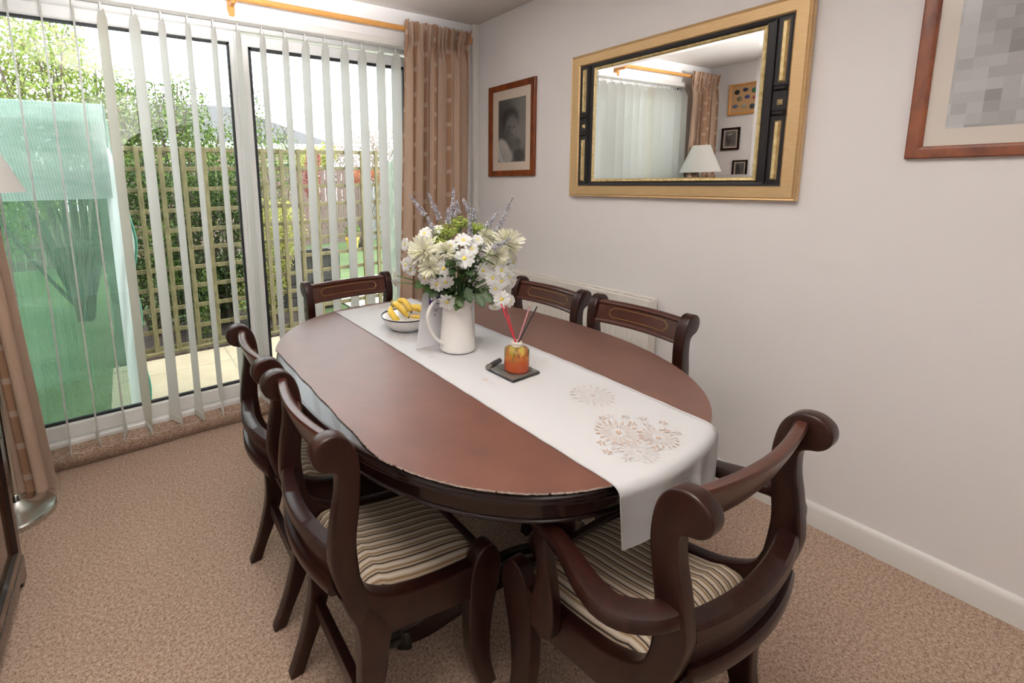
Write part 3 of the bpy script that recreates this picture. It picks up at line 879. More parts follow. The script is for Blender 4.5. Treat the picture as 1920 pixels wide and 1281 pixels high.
def build_chair(label, c, carver, group):
    ch = thing('carver_chair' if carver else 'dining_chair', label, 'chair', group=group)
    X = lambda u: u - .2
    LEAN = .035
    c -= .015                                     # c from here on is the half width at seat height
    cz = lambda z: c + LEAN * (z - .45)
    for s in (-1, 1):
        fn = lambda a, b, t, s=s: (X(a), t + s * LEAN * (b - .45), b)
        t0, t1 = s * c - TH, s * c + TH
        MB().prism(post_poly, t0, t1, fn, .0055).build('back_post', MAT['mahogany'], ch, angle=50)
        MB().prism(srail_poly, t0 + .0006, t1 - .0006, fn, .005).build('side_rail', MAT['mahogany'], ch, angle=50)
        MB().prism(rleg_poly, t0 + .0003, t1 - .0003, fn, .0055).build('leg', MAT['mahogany'], ch, angle=50)
        MB().prism(fleg_poly, t0 - .0012, t1 + .0012, fn, .0055).build('leg', MAT['mahogany'], ch, angle=50)
    vv = [(-1 + 2 * i / 24) * (cz(.80) - TH + .004) for i in range(25)]
    vr = [(-1 + 2 * i / 24) * (cz(.52) - TH + .004) for i in range(25)]
    uc = lambda v, u0, sag: u0 - sag * (1 - (v / c) ** 2)
    sec = [(-.010, .780), (.007, .780), (.012, .783), (.013, .789), (.010, .795), (.007, .797), (.007, .850), (.010, .852), (.013, .857), (.012, .863), (.007, .867), (-.006, .867), (-.011, .861), (-.013, .83), (-.012, .79)]
    tr = MB().sweep(sec, [(lambda a, b, v=v: (X(uc(v, -.020, .026) + a - .40 * (b - .823)), v, b)) for v in vv]).build('top_rail', MAT['mahogany_rail'], ch, angle=40)
    hv, za, zb = c - TH - .034, .806, .842
    lp = []
    for v in np.linspace(-hv + .012, hv - .012, 24): lp.append((v, za))
    lp += [(hv - .010, za + .006), (hv - .002, za + .009), (hv, (za + zb) / 2), (hv - .002, zb - .009), (hv - .010, zb - .006)]
    for v in np.linspace(hv - .012, -hv + .012, 24): lp.append((v, zb))
    lp += [(-hv + .010, zb - .006), (-hv + .002, zb - .009), (-hv, (za + zb) / 2), (-hv + .002, za + .009), (-hv + .010, za + .006), (-hv + .012, za)]
    MB().tube([(X(uc(v, -.020, .026) + .0071 - .40 * (z - .823)), v, z) for v, z in lp], .0013, 5).build('inlay', MAT['brass'], tr)
    sec = [(.012, .500), (.018, .508), (.018, .612), (.012, .622), (-.016, .622), (-.022, .617), (-.023, .596), (-.018, .590), (-.008, .588), (-.006, .584), (-.006, .546), (-.009, .541), (-.018, .540), (-.022, .534), (-.022, .512), (-.016, .503), (-.004, .500)]
    MB().sweep(sec, [(lambda a, b, v=v: (X(uc(v, -.030, .030) + a), v, b)) for v in vr]).build('back_rail', MAT['mahogany'], ch, angle=40)
    MB().rbox(X(.005), -c + TH - .004, .372, X(.028), c - TH + .004, .437, .004).build('seat_rail', MAT['mahogany'], ch)
    MB().rbox(X(.352), -cz(.33) + TH - .003, .322, X(.376), cz(.33) - TH + .003, .412, .004).build('front_rail', MAT['mahogany'], ch)
    MB().rbox(X(.006), -cz(.16) + TH - .003, .160, X(.030), cz(.16) - TH + .003, .205, .003).build('stretcher', MAT['mahogany'], ch)
    # drop-in seat
    m = MB()
    hs = cz(.42) - TH - .0015
    def top(i, j):
        u = .028 + i * (.366 - .028); v = (2 * j - 1) * hs
        ed = max(0, 1 - (1 - abs(2 * j - 1)) / .09); eu = max(0, 1 - min(i, 1 - i) / .07)
        rise = min(rail_top(u), .472 - .10 * u) - .002
        z = rise + .024 * (1 - (2 * j - 1) ** 4) * (1 - (2 * i - 1) ** 4) - .004 * ed ** 2 - .014 * eu ** 2
        return (X(u), v, z)
    nu, nv = 30, 34
    m.grid(nu, nv, top)
    rim = [i * nv for i in range(nu)] + [(nu - 1) * nv + j for j in range(1, nv)] + [i * nv + nv - 1 for i in range(nu - 2, -1, -1)] + [j for j in range(nv - 2, 0, -1)]
    b0_ = len(m.v)
    m.v += [(m.v[i][0], m.v[i][1], .388) for i in rim]
    L = len(rim)
    m.f += [(rim[k_], rim[(k_ + 1) % L], b0_ + (k_ + 1) % L, b0_ + k_) for k_ in range(L)]
    m.f.append(tuple(b0_ + k_ for k_ in range(L)))
    m.build('seat', MAT['stripe'], ch, angle=60)
    if carver:
        for s in (-1, 1):
            path = crom([(-.032, .014, .652), (-.012, .050, .648), (.030, .082, .642), (.085, .076, .638), (.15, .052, .637), (.21, .036, .637), (.262, .032, .638), (.285, .031, .638)], 5)
            wd = np.interp(np.linspace(0, 1, len(path)), [0, .2, .35, .6, 1], [.020, .027, .030, .021, .0165])
            frs = []
            for i, (u, dv, z) in enumerate(path):
                q0, q1 = path[max(i - 1, 0)], path[min(i + 1, len(path) - 1)]
                tu, tv = q1[0] - q0[0], q1[1] - q0[1]; Ln = math.hypot(tu, tv); tu /= Ln; tv /= Ln
                frs.append(lambda a, b, u=u, dv=dv, z=z, tu=tu, tv=tv, w_=wd[i]: (X(u - tv * a * w_), s * (cz(.645) + dv + tu * a * w_), z + b))
            MB().sweep([(-1, -.009), (-.8, -.015), (.8, -.015), (1, -.009), (1, .006), (.8, .013), (0, .016), (-.8, .013), (-1, .006)], frs).build('arm', MAT['mahogany'], ch, angle=40)
            pp = crom([(.262, .640), (.255, .58), (.250, .52), (.262, .46), (.274, .41), (.266, .372), (.240, .362), (.213, .375), (.203, .42), (.203, .47), (.212, .53), (.220, .58), (.222, .640)], 4)
            t0 = s * (c + TH + .0005); t1 = s * (c + TH + .030)
            fn = lambda a, b, t, s=s: (X(a), t + s * LEAN * (b - .45), b)
            MB().prism(pp, min(t0, t1), max(t0, t1), fn, .005).build('arm_support', MAT['mahogany'], ch, angle=50)
    return ch
CG = 'mahogany scroll-back dining chairs around the table'
side = build_chair('side chair on the long side facing the radiator, nearer the bare end of the room', .186, False, CG)
carv = build_chair('carver armchair at the runner-draped table end, whole back turned to the room', .2175, True, CG)
def put(o, x, y, rz, label=None):
    o.location = (x, y, 0); o.rotation_euler = (0, 0, rz)
    if label: o['label'] = label
    return o
put(side, -1.614, -1.657, 0, 'armless scroll-back chair with its striped seat in full view, beside the carver')
put(copy_tree(side), -1.614, -1.180, 0, 'armless scroll-back chair tucked between the torn table edge and patio door')
put(copy_tree(side), -.772, -1.187, PI, 'armless chair in front of the radiator, its back partly behind the flowers')
put(copy_tree(side), -.772, -1.640, PI, 'armless chair by the radiator end, its inlaid back rail clear of the flowers')
put(carv, -1.225, -2.080, PI / 2 - .028, 'carver armchair at the table end where the runner hangs down')
put(copy_tree(carv), -1.225, -.715, -PI / 2, 'chair at the window end of the table, only its inlaid back showing')

# ------------------------------------------------------------------ floor lamp and cabinet
LX, LY = -2.645, -.235
fl = thing('floor_lamp', 'steel floor lamp with a white coolie shade beside the cabinet', 'lamp', (LX, LY, 0))
MB().lathe([(.128, 0), (.130, .004), (.130, .022), (.126, .028), (.115, .033), (.08, .042), (.04, .060), (.022, .078), (.016, .10), (.012, .105)], n=48).build('base', MAT['steel'], fl, angle=25)
MB().tube([(0, 0, .09), (0, 0, 1.38)], .011, 16).build('pole', MAT['steel'], fl)
MB().lathe([(.075, 1.60), (.180, 1.345), (.178, 1.345), (.073, 1.60)], n=48, cap=False).build('lamp_shade', MAT['shade'], fl, angle=50)
m = MB()
for k_ in range(3):
    a = k_ * 2 * PI / 3
    m.tube([(0, 0, 1.585), (.075 * math.cos(a), .075 * math.sin(a), 1.597)], .002, 6)
m.tube([(0, 0, 1.37), (0, 0, 1.59)], .004, 8); m.lathe([(.018, 1.40), (.030, 1.44), (.028, 1.48), (.012, 1.50)], n=16)
m.build('bulb_holder', MAT['gloss_white'], fl)
m = MB(); m.tube(crom([(-.0, .118, .012), (-.02, .16, .006), (-.10, .20, .005), (-.22, .19, .005), (-.40, .17, .005)], 6), .0035, 6); m.build('cord', MAT['black_metal'], fl)

cb = thing('sideboard', 'dark glossy wooden sideboard cabinet standing beside the floor lamp', 'cabinet', (-2.86, -1.15, 0))
FX = -2.565 + 2.86
m = MB()
m.rbox(-.27, -.50, .075, FX - .022, .50, .86, .005)
m.build('carcass', MAT['cabinet'], cb)
MB().rbox(-.28, -.52, .86, FX + .006, .52, .89, .006).build('cabinet_top', MAT['cabinet'], cb)
m = MB(); pl_ = [(-.508, 0), (-.508, .085), (.508, .085), (.508, 0), (.455, 0), (.44, .025), (.41, .04), (-.41, .04), (-.44, .025), (-.455, 0)]
m.prism(pl_, FX - .022, FX + .001, lambda a, b, t: (t, a, b), .003)
m.rbox(-.27, .478, 0, FX - .02, .508, .08, .003); m.rbox(-.27, -.508, 0, FX - .02, -.478, .08, .003)
m.build('plinth', MAT['cabinet'], cb)
dark = MAT['dark_table']
for y0_, y1_ in ((-.495, -.003), (.003, .495)):
    fr = lambda a, b, d, y0_=y0_: (FX - .022 + d, y0_ + a, .09 + b)
    d_ = ring([(0, 0), (0, .018), (.003, .021), (.045, .021), (.058, .012), (.062, .008), (.062, 0)], y1_ - y0_, .765, fr).build('door', MAT['cabinet'], cb, angle=25)
    slab(MB(), .056, .056, y1_ - y0_ - .056, .709, .001, .010, fr, .002).build('door_panel', plain('gloss_veneer', (.085, .040, .020, 1), .10, coat=.5), d_)
    ring([(.045, .018), (.045, .024), (.052, .024), (.060, .012)], y1_ - y0_, .765, fr).build('door_beading', dark, d_, angle=25)
    yk = y1_ - .022 if y0_ < -.1 else y0_ + .022
    m = MB(); m.lathe([(.006, 0), (.006, .010), (.013, .014), (.014, .022), (.008, .027), (.001, .028)], n=16)
    m.v = [(FX - .002 + p[2], yk + p[0], .5 + p[1]) for p in m.v]
    m.build('knob', MAT['brass'], d_)

# ------------------------------------------------------------------ runner
TZ = .7552
RX0, RX1 = -1.378 + 1.195, -.958 + 1.195     # relative to the table centre
rn = thing('table_runner', 'white table runner with tan embroidered flowers, draped over the table end', 'table runner', TC + Vector((0, 0, TZ)))
def runner_pt(u, t, lift=0.0):
    """u across 0..1, t along in metres from the far end; follows the top then hangs over the near end"""
    x = RX0 + (RX1 - RX0) * u
    y_far = .750
    x += .006 * math.sin(t * 2.2 + 1) + (.012 * (1 - t / 1.7) if t < 1.7 else 0)
    x -= u * .030 * max(0, (t - 1.1) / .6)
    ye = table_edge_y(x) - .024
    flat = y_far - ye                        # length on top
    rip = .0012 * math.sin(t * 31 + u * 3) * (1 if u < .03 or u > .97 else .25)
    if t <= flat - .02:
        return (x, y_far - t, .0010 + abs(rip) + lift)
    r = .022
    s = t - (flat - .02)
    if s < r * PI / 2:
        a = s / r
        return (x, ye + .02 - r * math.sin(a) * 1.0 - lift * math.sin(a), .0010 - r * (1 - math.cos(a)) + lift * math.cos(a))
    dz = s - r * PI / 2
    fold = (.016 * math.exp(-((u - .63) / .045) ** 2) - .010 * math.exp(-((u - .76) / .07) ** 2) + .008 * math.sin(u * 9)) * min(1, dz / .05)
    return (x - .16 * dz * (u - .5) + .07 * dz, ye + .02 - r - fold - lift + .06 * dz * .2, .0010 - r - dz)
m = MB()
ts = list(np.linspace(0, 1.46, 90)) + list(np.linspace(1.465, 1.665, 60))
nu = 60
for i in range(nu):
    u = i / (nu - 1)
    for t in ts:
        m.v.append(runner_pt(u, t))
nt = len(ts)
m.f = [(i * nt + j, (i + 1) * nt + j, (i + 1) * nt + j + 1, i * nt + j + 1) for i in range(nu - 1) for j in range(nt - 1)]
cl = m.build('runner_cloth', MAT['runner'], rn, angle=None, fix=False)
md = cl.modifiers.new('thickness', 'SOLIDIFY'); md.thickness = .0013; md.offset = 1
hem = MB()
for u0, u1 in ((0.004, .022), (.978, .996)):
    tt = ts
    for k_ in range(len(tt) - 1):
        p = [Vector(runner_pt(u0, tt[k_], .0015)), Vector(runner_pt(u1, tt[k_], .0015)), Vector(runner_pt(u1, tt[k_ + 1], .0015)), Vector(runner_pt(u0, tt[k_ + 1], .0015))]
        hem.add(p, [(0, 1, 2, 3)])
for k_ in range(40):
    u0, u1 = k_ / 40, (k_ + 1) / 40
    hem.add([runner_pt(u0, 1.643, .0016), runner_pt(u1, 1.643, .0016), runner_pt(u1, 1.663, .0016), runner_pt(u0, 1.663, .0016)], [(0, 1, 2, 3)])
hem.build('hem', MAT['runner'], rn, angle=None, fix=False)
# embroidery: fine petals and dots laid on the cloth
def on_cloth(x, y, l=.0020):
    X_, Y_ = x - TC.x, y - TC.y
    t = .750 - Y_
    u = (X_ - RX0) / (RX1 - RX0)
    return Vector(runner_pt(u, t, l))
e1, e2 = MAT['thread'], MAT['thread_grey']
def motif(mt, cx, cy, r, n, heart=.12, wid=.05, inner=.30):
    m = MB()
    for k_ in range(n):
        a = 2 * PI * k_ / n + cx * 7
        d = (math.cos(a), math.sin(a)); q = (-d[1], d[0])
        P = lambda rr, w_: on_cloth(cx + d[0] * rr * r + q[0] * w_ * r, cy + d[1] * rr * r + q[1] * w_ * r)
        # outlined petal: two thin strokes and a solid tip
        for sg in (-1, 1):
            m.add([P(inner, 0), P(inner + .02, sg * .015), P(.70, sg * (wid + .02)), P(.70, sg * wid)], [(0, 1, 2, 3)])
        m.add([P(.72, 0), P(.82, -wid), P(1.0, 0), P(.82, wid)], [(0, 1, 2, 3)])
    c = [on_cloth(cx + math.cos(2 * PI * k_ / 10) * heart * r, cy + math.sin(2 * PI * k_ / 10) * heart * r) for k_ in range(10)]
    m.add(c, [tuple(range(10))])
    m.build('embroidered_flower', mt, rn, angle=None, fix=False)
def small(mt, cx, cy, r, n=5):
    m = MB()
    for k_ in range(n):
        a = 2 * PI * k_ / n + cx * 20
        d = (math.cos(a), math.sin(a)); q = (-d[1], d[0])
        P = lambda rr, w_: on_cloth(cx + d[0] * rr * r + q[0] * w_ * r, cy + d[1] * rr * r + q[1] * w_ * r)
        m.add([P(.18, 0), P(.6, -.20), P(1, 0), P(.6, .20)], [(0, 1, 2, 3)])
    m.build('embroidered_blossom', mt, rn, angle=None, fix=False)
motif(e2, -1.089, -1.865, .066, 18)
motif(e1, -1.196, -2.025, .060, 20); motif(e1, -1.135, -2.092, .048, 18); motif(e2, -1.225, -2.098, .046, 18)
for x, y in ((-1.115, -1.99), (-1.085, -2.02), (-1.06, -2.06), (-1.13, -2.02), (-1.105, -2.045), (-1.165, -2.085), (-1.27, -2.03), (-1.265, -2.065), (-1.245, -2.05), (-1.29, -2.06), (-1.275, -2.10), (-1.09, -2.085), (-1.17, -1.96), (-1.145, -1.965), (-1.18, -2.115), (-1.075, -2.105)):
    small(e1 if (x * 1000) % 2 < 1 else e2, x, y, .0125)
motif(e2, -1.055, -1.600, .050, 16); small(e1, -1.035, -1.555, .012); small(e2, -1.10, -1.565, .012)
motif(e2, -1.285, -1.31, .048, 16); small(e1, -1.277, -1.612, .012); small(e2, -1.315, -1.365, .012)
motif(e1, -1.295, -1.09, .05, 16); small(e2, -1.31, -1.15, .012); small(e1, -1.25, -1.14, .012)
motif(e1, -1.165, -.665, .05, 18); motif(e2, -1.08, -.69, .045, 16); small(e1, -1.22, -.70, .012); small(e2, -1.12, -.62, .012)
TOPZ = TZ + .0030

# ------------------------------------------------------------------ things on the table
ER = Vector((.839, -.544, 0)); EF = Vector((.544, .839, 0)); EZ = Vector((0, 0, 1))
J = Vector((-1.185, -1.352, TOPZ))
def jp(a, f, z): return J + ER * a + EF * f + EZ * z
RJ = math.atan2(ER.y, ER.x)

jug = thing('jug', 'tall white enamel pitcher holding the flowers on the runner', 'jug', J, RJ)
prof = [(.004, .002), (.058, .0), (.064, .004), (.0652, .010), (.063, .03), (.0595, .07), (.056, .11), (.053, .145), (.0515, .158), (.0535, .163), (.0535, .169), (.051, .173), (.0505, .185), (.053, .198), (.055, .203), (.0535, .2045), (.051, .202), (.0485, .19), (.049, .172), (.052, .13), (.060, .02), (.03, .008), (.004, .008)]
m = MB(); m.lathe(prof, n=56, cap=True)
vv = []
for x, y, z in m.v:                          # pull out a pouring lip on the +x side
    r_ = math.hypot(x, y)
    if z > .150 and r_ > .03:
        a = math.atan2(y, x); k_ = math.exp(-(a / .42) ** 2) * ((z - .150) / .054) ** 1.3
        x += .026 * k_ * math.cos(a); y += .026 * k_ * math.sin(a); z += .004 * k_
    vv.append((x, y, z))
m.v = vv
m.build('jug_body', MAT['ceramic'], jug, angle=50)
az = math.atan2(-.50, -.86)
hd = [(.049, .190), (.070, .193), (.098, .184), (.118, .158), (.122, .128), (.113, .092), (.094, .060), (.072, .040), (.058, .034)]
pth = [(r_ * math.cos(az), r_ * math.sin(az), z) for r_, z in crom(hd, 5)]
MB().tube(pth, list(np.interp(np.linspace(0, 1, len(pth)), [0, .15, .8, 1], [.0095, .0075, .0075, .010])), 12, flat=.75).build('handle', MAT['ceramic'], jug, angle=60)

bc = Vector((-1.211, -1.035, TOPZ))
bowl = thing('bowl', 'white fruit bowl with navy rim and painted inside', 'bowl', bc, RJ)
k = Mat('painted_bowl_glaze')
v = k.coords('Object'); vo = k.n('ShaderNodeTexVoronoi', {'Vector': v, 'Scale': 62.0}); nz = k.noise(v, 26, 2)
ptn = k.ramp(vo.outputs['Distance'], [(.28, (.02, .024, .045, 1)), (.40, (.22, .21, .20, 1)), (.62, (.58, .57, .55, 1))])
k.set(base=k.mixc(k.math('MULTIPLY', nz, .5), ptn, (.40, .34, .16, 1)), rough=.15, coat=.3)
bi = k.m
MB().lathe([(.003, .003), (.060, .0), (.064, .003), (.070, .007), (.088, .024), (.100, .046), (.1035, .054)], n=56).build('bowl_outside', MAT['ceramic'], bowl, angle=50)
MB().lathe([(.100, .0545), (.096, .046), (.083, .025), (.062, .010), (.003, .007)], n=56, cap=False).build('bowl_inside', bi, bowl, angle=50)
MB().lathe([(.1000, .0535), (.1030, .0530), (.1052, .0550), (.1045, .0580), (.1018, .0585), (.0995, .0565), (.1000, .0535)], n=56, cap=False).build('rim', MAT['enamel_blue'], bowl, angle=60)
k = Mat('banana_skin')
v = k.coords('Object'); nz = k.noise(v, 30, 3); n2 = k.noise(v, 120, 2)
k.set(base=k.mixc(k.ramp(n2, [(.66, (0, 0, 0, 1)), (.74, (1, 1, 1, 1))]), k.ramp(nz, [(.3, (.68, .43, .04, 1)), (.7, (.84, .60, .10, 1))]), (.16, .09, .02, 1)), rough=.45)
ban = k.m
tipm = plain('banana_tip', (.045, .035, .015, 1), .7)
def banana(parent, pts, r):
    path = [Vector(p) for p in crom(pts, 8)]
    N = len(path)
    prof_ = [r * float(np.interp(i / (N - 1), [0, .06, .12, .25, .5, .75, .9, .96, 1], [.30, .34, .48, .86, 1, .92, .62, .36, .26])) for i in range(N)]
    m = MB(); m.tube(path, prof_, 5)
    o = m.build('banana', ban, parent, angle=60); md_ = o.modifiers.new('smooth', 'SUBSURF'); md_.levels = 1; md_.render_levels = 1
    t = MB(); d = (path[-1] - path[-2]).normalized()
    t.tube([path[-1] - d * .002, path[-1] + d * .005], [prof_[-1] * .95, prof_[-1] * .7], 6); t.build('banana_tip', tipm, o)
b1 = thing('banana_bunch', 'bunch of bananas at the open side of the bowl, tips pointing down', 'bananas', bc, RJ)
banana(b1, [(-.052, .010, .100), (-.040, -.018, .106), (-.012, -.052, .092), (.012, -.066, .066)], .0185)
banana(b1, [(-.046, .020, .100), (-.020, .016, .112), (.004, -.010, .104), (.022, -.036, .078)], .0180)
banana(b1, [(-.060, .004, .092), (-.062, -.028, .080), (-.044, -.058, .062), (-.022, -.066, .046)], .0175)
m = MB(); m.tube([(-.056, .026, .108), (-.054, .012, .100), (-.050, .006, .097)], [.008, .012, .014], 8); m.build('stalk', plain('banana_stalk', (.26, .20, .05, 1), .6), b1)
b2 = thing('banana_bunch', 'bananas lying flat in the bowl next to the leaflet', 'bananas', bc, RJ)
banana(b2, [(.000, .030, .062), (.026, .020, .080), (.056, .004, .080), (.082, -.012, .064)], .0205)
banana(b2, [(.004, -.006, .040), (.030, -.030, .052), (.054, -.040, .052), (.072, -.034, .044)], .0175)

# leaflet standing behind the jug
lf = thing('leaflet', 'white folded leaflet with a purple heading standing behind the jug', 'leaflet', J, RJ)
def sheet(pb0, pb1, pt0, pt1, name, m_, t0=0.0, t1=1.0, off=0.0, th=.0009, u0=0, u1=1, parent=lf):
    pb0, pb1, pt0, pt1 = map(Vector, (pb0, pb1, pt0, pt1))
    P = lambda u, t: (pb0.lerp(pb1, u)).lerp(pt0.lerp(pt1, u), t)
    nrm = (pb1 - pb0).cross(pt0 - pb0).normalized()
    q = [P(u0, t0), P(u1, t0), P(u1, t1), P(u0, t1)]
    m = MB(); m.add([p + nrm * off for p in q] + [p + nrm * (off + th) for p in q], [(3, 2, 1, 0), (4, 5, 6, 7)] + [(i, (i + 1) % 4, 4 + (i + 1) % 4, 4 + i) for i in range(4)])
    return m.build(name, m_, parent)
A0, A1, A2 = (-.150, -.005, 0), (-.112, .022, 0), (.078, .132, 0)
T0, T1, T2 = (-.122, .030, .196), (-.098, .050, .200), (.074, .142, .200)
sheet(A0, A1, T0, T1, 'panel', MAT['paper'])
main_p = sheet(A1, A2, T1, T2, 'panel', MAT['paper'])
sheet(A1, A2, T1, T2, 'purple_heading', MAT['paper_purple'], .76, .999, .0011, .0004)
for u0, u1, t in ((.12, .36, .66), (.12, .44, .63), (.12, .30, .57), (.12, .40, .54)):
    sheet(A1, A2, T1, T2, 'text_line', MAT['ink'], t, t + .012, .0011, .0003, u0, u1)
sheet(A0, (-.135, .075, 0), T0, (-.112, .062, .196), 'panel', MAT['paper'])

# reed diffuser on its coaster
DC = Vector((-1.158, -1.628, TOPZ))
co = thing('coaster', 'square black glass coaster under the orange diffuser', 'coaster', Vector((-1.163, -1.622, TOPZ)), math.radians(1))
MB().rbox(-.059, -.056, 0, .059, .056, .0055, .002).build('coaster_base', MAT['black_lacquer'], co)
MB().rbox(-.0575, -.0545, .0056, .0575, .0545, .0085, .0012).build('coaster_glass', plain('smoked_mirror_glass', (.16, .165, .15, 1), .06, coat=.6, metal=.35), co)
DC.z = TOPZ + .0086
df = thing('diffuser_bottle', 'round glass reed diffuser bottle, yellow above and orange below', 'diffuser', DC)
k = Mat('tinted_bottle_glass')
v = k.coords('Object'); sp = k.n('ShaderNodeSeparateXYZ', {'Vector': v})
tint = k.ramp(k.math('MULTIPLY', sp.outputs[2], 1 / .075), [(.0, (1.0, .42, .14, 1)), (.45, (1.0, .52, .14, 1)), (.60, (.95, .80, .22, 1)), (1, (.95, .88, .34, 1))])
tr = k.n('ShaderNodeBsdfTransparent', {'Color': tint}); gl = k.n('ShaderNodeBsdfGlossy', {'Roughness': .03})
df_ = k.n('ShaderNodeBsdfDiffuse', {'Color': tint}); tl = k.n('ShaderNodeBsdfTranslucent', {'Color': tint})
m1 = k.n('ShaderNodeMixShader', {0: .5, 1: df_.outputs[0], 2: tl.outputs[0]})
m2 = k.n('ShaderNodeMixShader', {0: .26, 1: tr.outputs[0], 2: m1.outputs[0]})
fr = k.n('ShaderNodeFresnel', {'IOR': 1.45})
m3 = k.n('ShaderNodeMixShader', {0: fr.outputs[0], 1: m2.outputs[0], 2: gl.outputs[0]})
k.link(m3.outputs[0], k.out.inputs[0])
MB().lathe([(.001, 0), (.034, 0), (.0385, .003), (.0385, .066), (.0378, .0700), (.034, .0728), (.018, .0750), (.0165, .079)], n=48, cap=False).build('bottle', k.m, df, angle=50)
k = Mat('orange_oil')
k.p.inputs['Base Color'].default_value = (.90, .17, .022, 1); k.set(rough=.1); k.translucent((1.0, .26, .04, 1), .45)
MB().lathe([(.001, .003), (.035, .003), (.0365, .006), (.0365, .033), (.001, .033)], n=40).build('liquid', k.m, df, angle=50)
MB().lathe([(.0155, .078), (.0165, .079), (.0165, .0845), (.0155, .0855), (.0165, .0865), (.0165, .093), (.015, .0945), (.011, .094), (.010, .088), (.010, .078)], n=32).build('collar', plain('frosted_collar', (.74, .70, .60, 1), .35), df, angle=50)
for nm, c, (a, f, z), (a2, f2) in (('bright red reed leaning furthest over towards the jug', (.62, .025, .055), (-.050, .0, .215), (.020, -.012)),
                                  ('deep red reed close beside the bright red reed', (.34, .015, .03), (-.036, .012, .207), (.018, .010)),
                                  ('coral reed upright against the two red reeds', (.55, .05, .06), (-.030, -.010, .180), (.013, .016)),
                                  ('pale pink reed leaning towards the wall', (.50, .22, .26), (.040, .004, .206), (-.018, .008)),
                                  ('black reed leaning most towards the wall', (.012, .010, .014), (.061, -.002, .206), (-.024, -.010))):
    o = thing('diffuser_reed', nm, 'reed', DC, RJ, 'reeds standing in the diffuser')
    MB().tube([(a2, f2, .006), (a2 * .1 + a * .10, f2 * .1 + f * .1, .088), (a, f, z)], .0022, 7).build('reed_stick', plain('reed_colour', c + (1,), .5), o)
# small dark metal clasp
ck = thing('pocket_torch', 'small dark metal cylinder with a ridged cap lying behind the coaster', 'torch', (-1.178, -1.550, TOPZ + .0095), math.radians(18))
m = MB(); m.lathe([(.008, -.04), (.0085, -.038), (.0085, .01), (.0075, .012), (.0075, .03)], n=20); m.v = [(p[2], p[0], p[1]) for p in m.v]; m.build('barrel', MAT['black_metal'], ck)
for x_, r_ in ((-.046, .0085), (-.040, .0095), (-.034, .009)):
    m = MB(); m.lathe([(r_ - .002, -.0025), (r_, -.0015), (r_, .0015), (r_ - .002, .0025)], n=20); m.v = [(x_ + p[2], p[0], p[1]) for p in m.v]; m.build('cap_ring', plain('dull_nickel', (.32, .30, .26, 1), .3, metal=1.0), ck)

# ------------------------------------------------------------------ flowers in the jug
white_p = Mat('white_petal'); white_p.set(base=(.84, .84, .82, 1), rough=.6, spec=.2); white_p.translucent((.84, .85, .80, 1), .25); white_p = white_p.m
cream_p = Mat('cream_petal'); g_ = cream_p.n('ShaderNodeNewGeometry')
cc = cream_p.ramp(g_.outputs['Random Per Island'], [(0, (.84, .83, .60, 1)), (.55, (.87, .86, .74, 1)), (.8, (.86, .85, .80, 1)), (1, (.82, .82, .44, 1))])
cream_p.set(base=cc, rough=.6, spec=.2); cream_p.translucent(cc, .22); cream_p = cream_p.m
yel = plain('yellow_flower_centre', (.72, .58, .10, 1), .8)
grn = plain('green_stem', (.10, .19, .045, 1), .6)
lav_m = Mat('lavender_floret'); g_ = lav_m.n('ShaderNodeNewGeometry')
lav_m.set(base=lav_m.ramp(g_.outputs['Random Per Island'], [(0, (.22, .20, .27, 1)), (.5, (.42, .40, .46, 1)), (1, (.58, .58, .60, 1))]), rough=.8); lav_m = lav_m.m
fill_m = Mat('lime_filler'); g_ = fill_m.n('ShaderNodeNewGeometry')
fill_m.set(base=fill_m.ramp(g_.outputs['Random Per Island'], [(0, (.20, .30, .04, 1)), (1, (.50, .58, .13, 1))]), rough=.7); fill_m = fill_m.m
leaf_m = Mat('dark_flower_leaf'); g_ = leaf_m.n('ShaderNodeNewGeometry')
lc = leaf_m.ramp(g_.outputs['Random Per Island'], [(0, (.016, .036, .012, 1)), (.7, (.040, .085, .022, 1)), (1, (.075, .14, .035, 1))])
leaf_m.set(base=lc, rough=.45); leaf_m.translucent(lc, .25); leaf_m = leaf_m.m

def petal(m, ang_, r0, r1, w_, z0, lift, curl, notch=.0, rr=None):
    """one petal as a cupped strip, pointing along ang_"""
    c, s = math.cos(ang_), math.sin(ang_)
    rows = [(0, .35), (.3, .8), (.65, 1), (.88, .8), (1, .30)]
    vs_ = []
    for t, wk in rows:
        r_ = r0 + (r1 - r0) * t
        z = z0 + lift * t - curl * t * t
        for q in (-1, 0, 1):
            x = r_ - (notch * (r1 - r0) if (q == 0 and t == 1) else 0)
            y = q * w_ * wk * .5
            vs_.append((x * c - y * s, x * s + y * c, z + (abs(q) * w_ * .12)))
    fs = []
    for i in range(4):
        for j in range(2):
            fs.append((i * 3 + j, i * 3 + 3 + j, i * 3 + 4 + j, i * 3 + 1 + j))
    m.add(vs_, fs)
def daisy_mesh(seed):
    r = random.Random(seed); m = MB()
    for ly, n, ro in ((0, 12, 1.0), (1, 10, .86)):
        for k_ in range(n):
            petal(m, 2 * PI * (k_ + .5 * ly) / n + r.uniform(-.1, .1), .16, ro * r.uniform(.9, 1.04), .36 * r.uniform(.85, 1.1), .03 + .07 * ly, .16 + .1 * ly + r.uniform(-.05, .05), .20 + r.uniform(-.08, .1), .06)
    return m
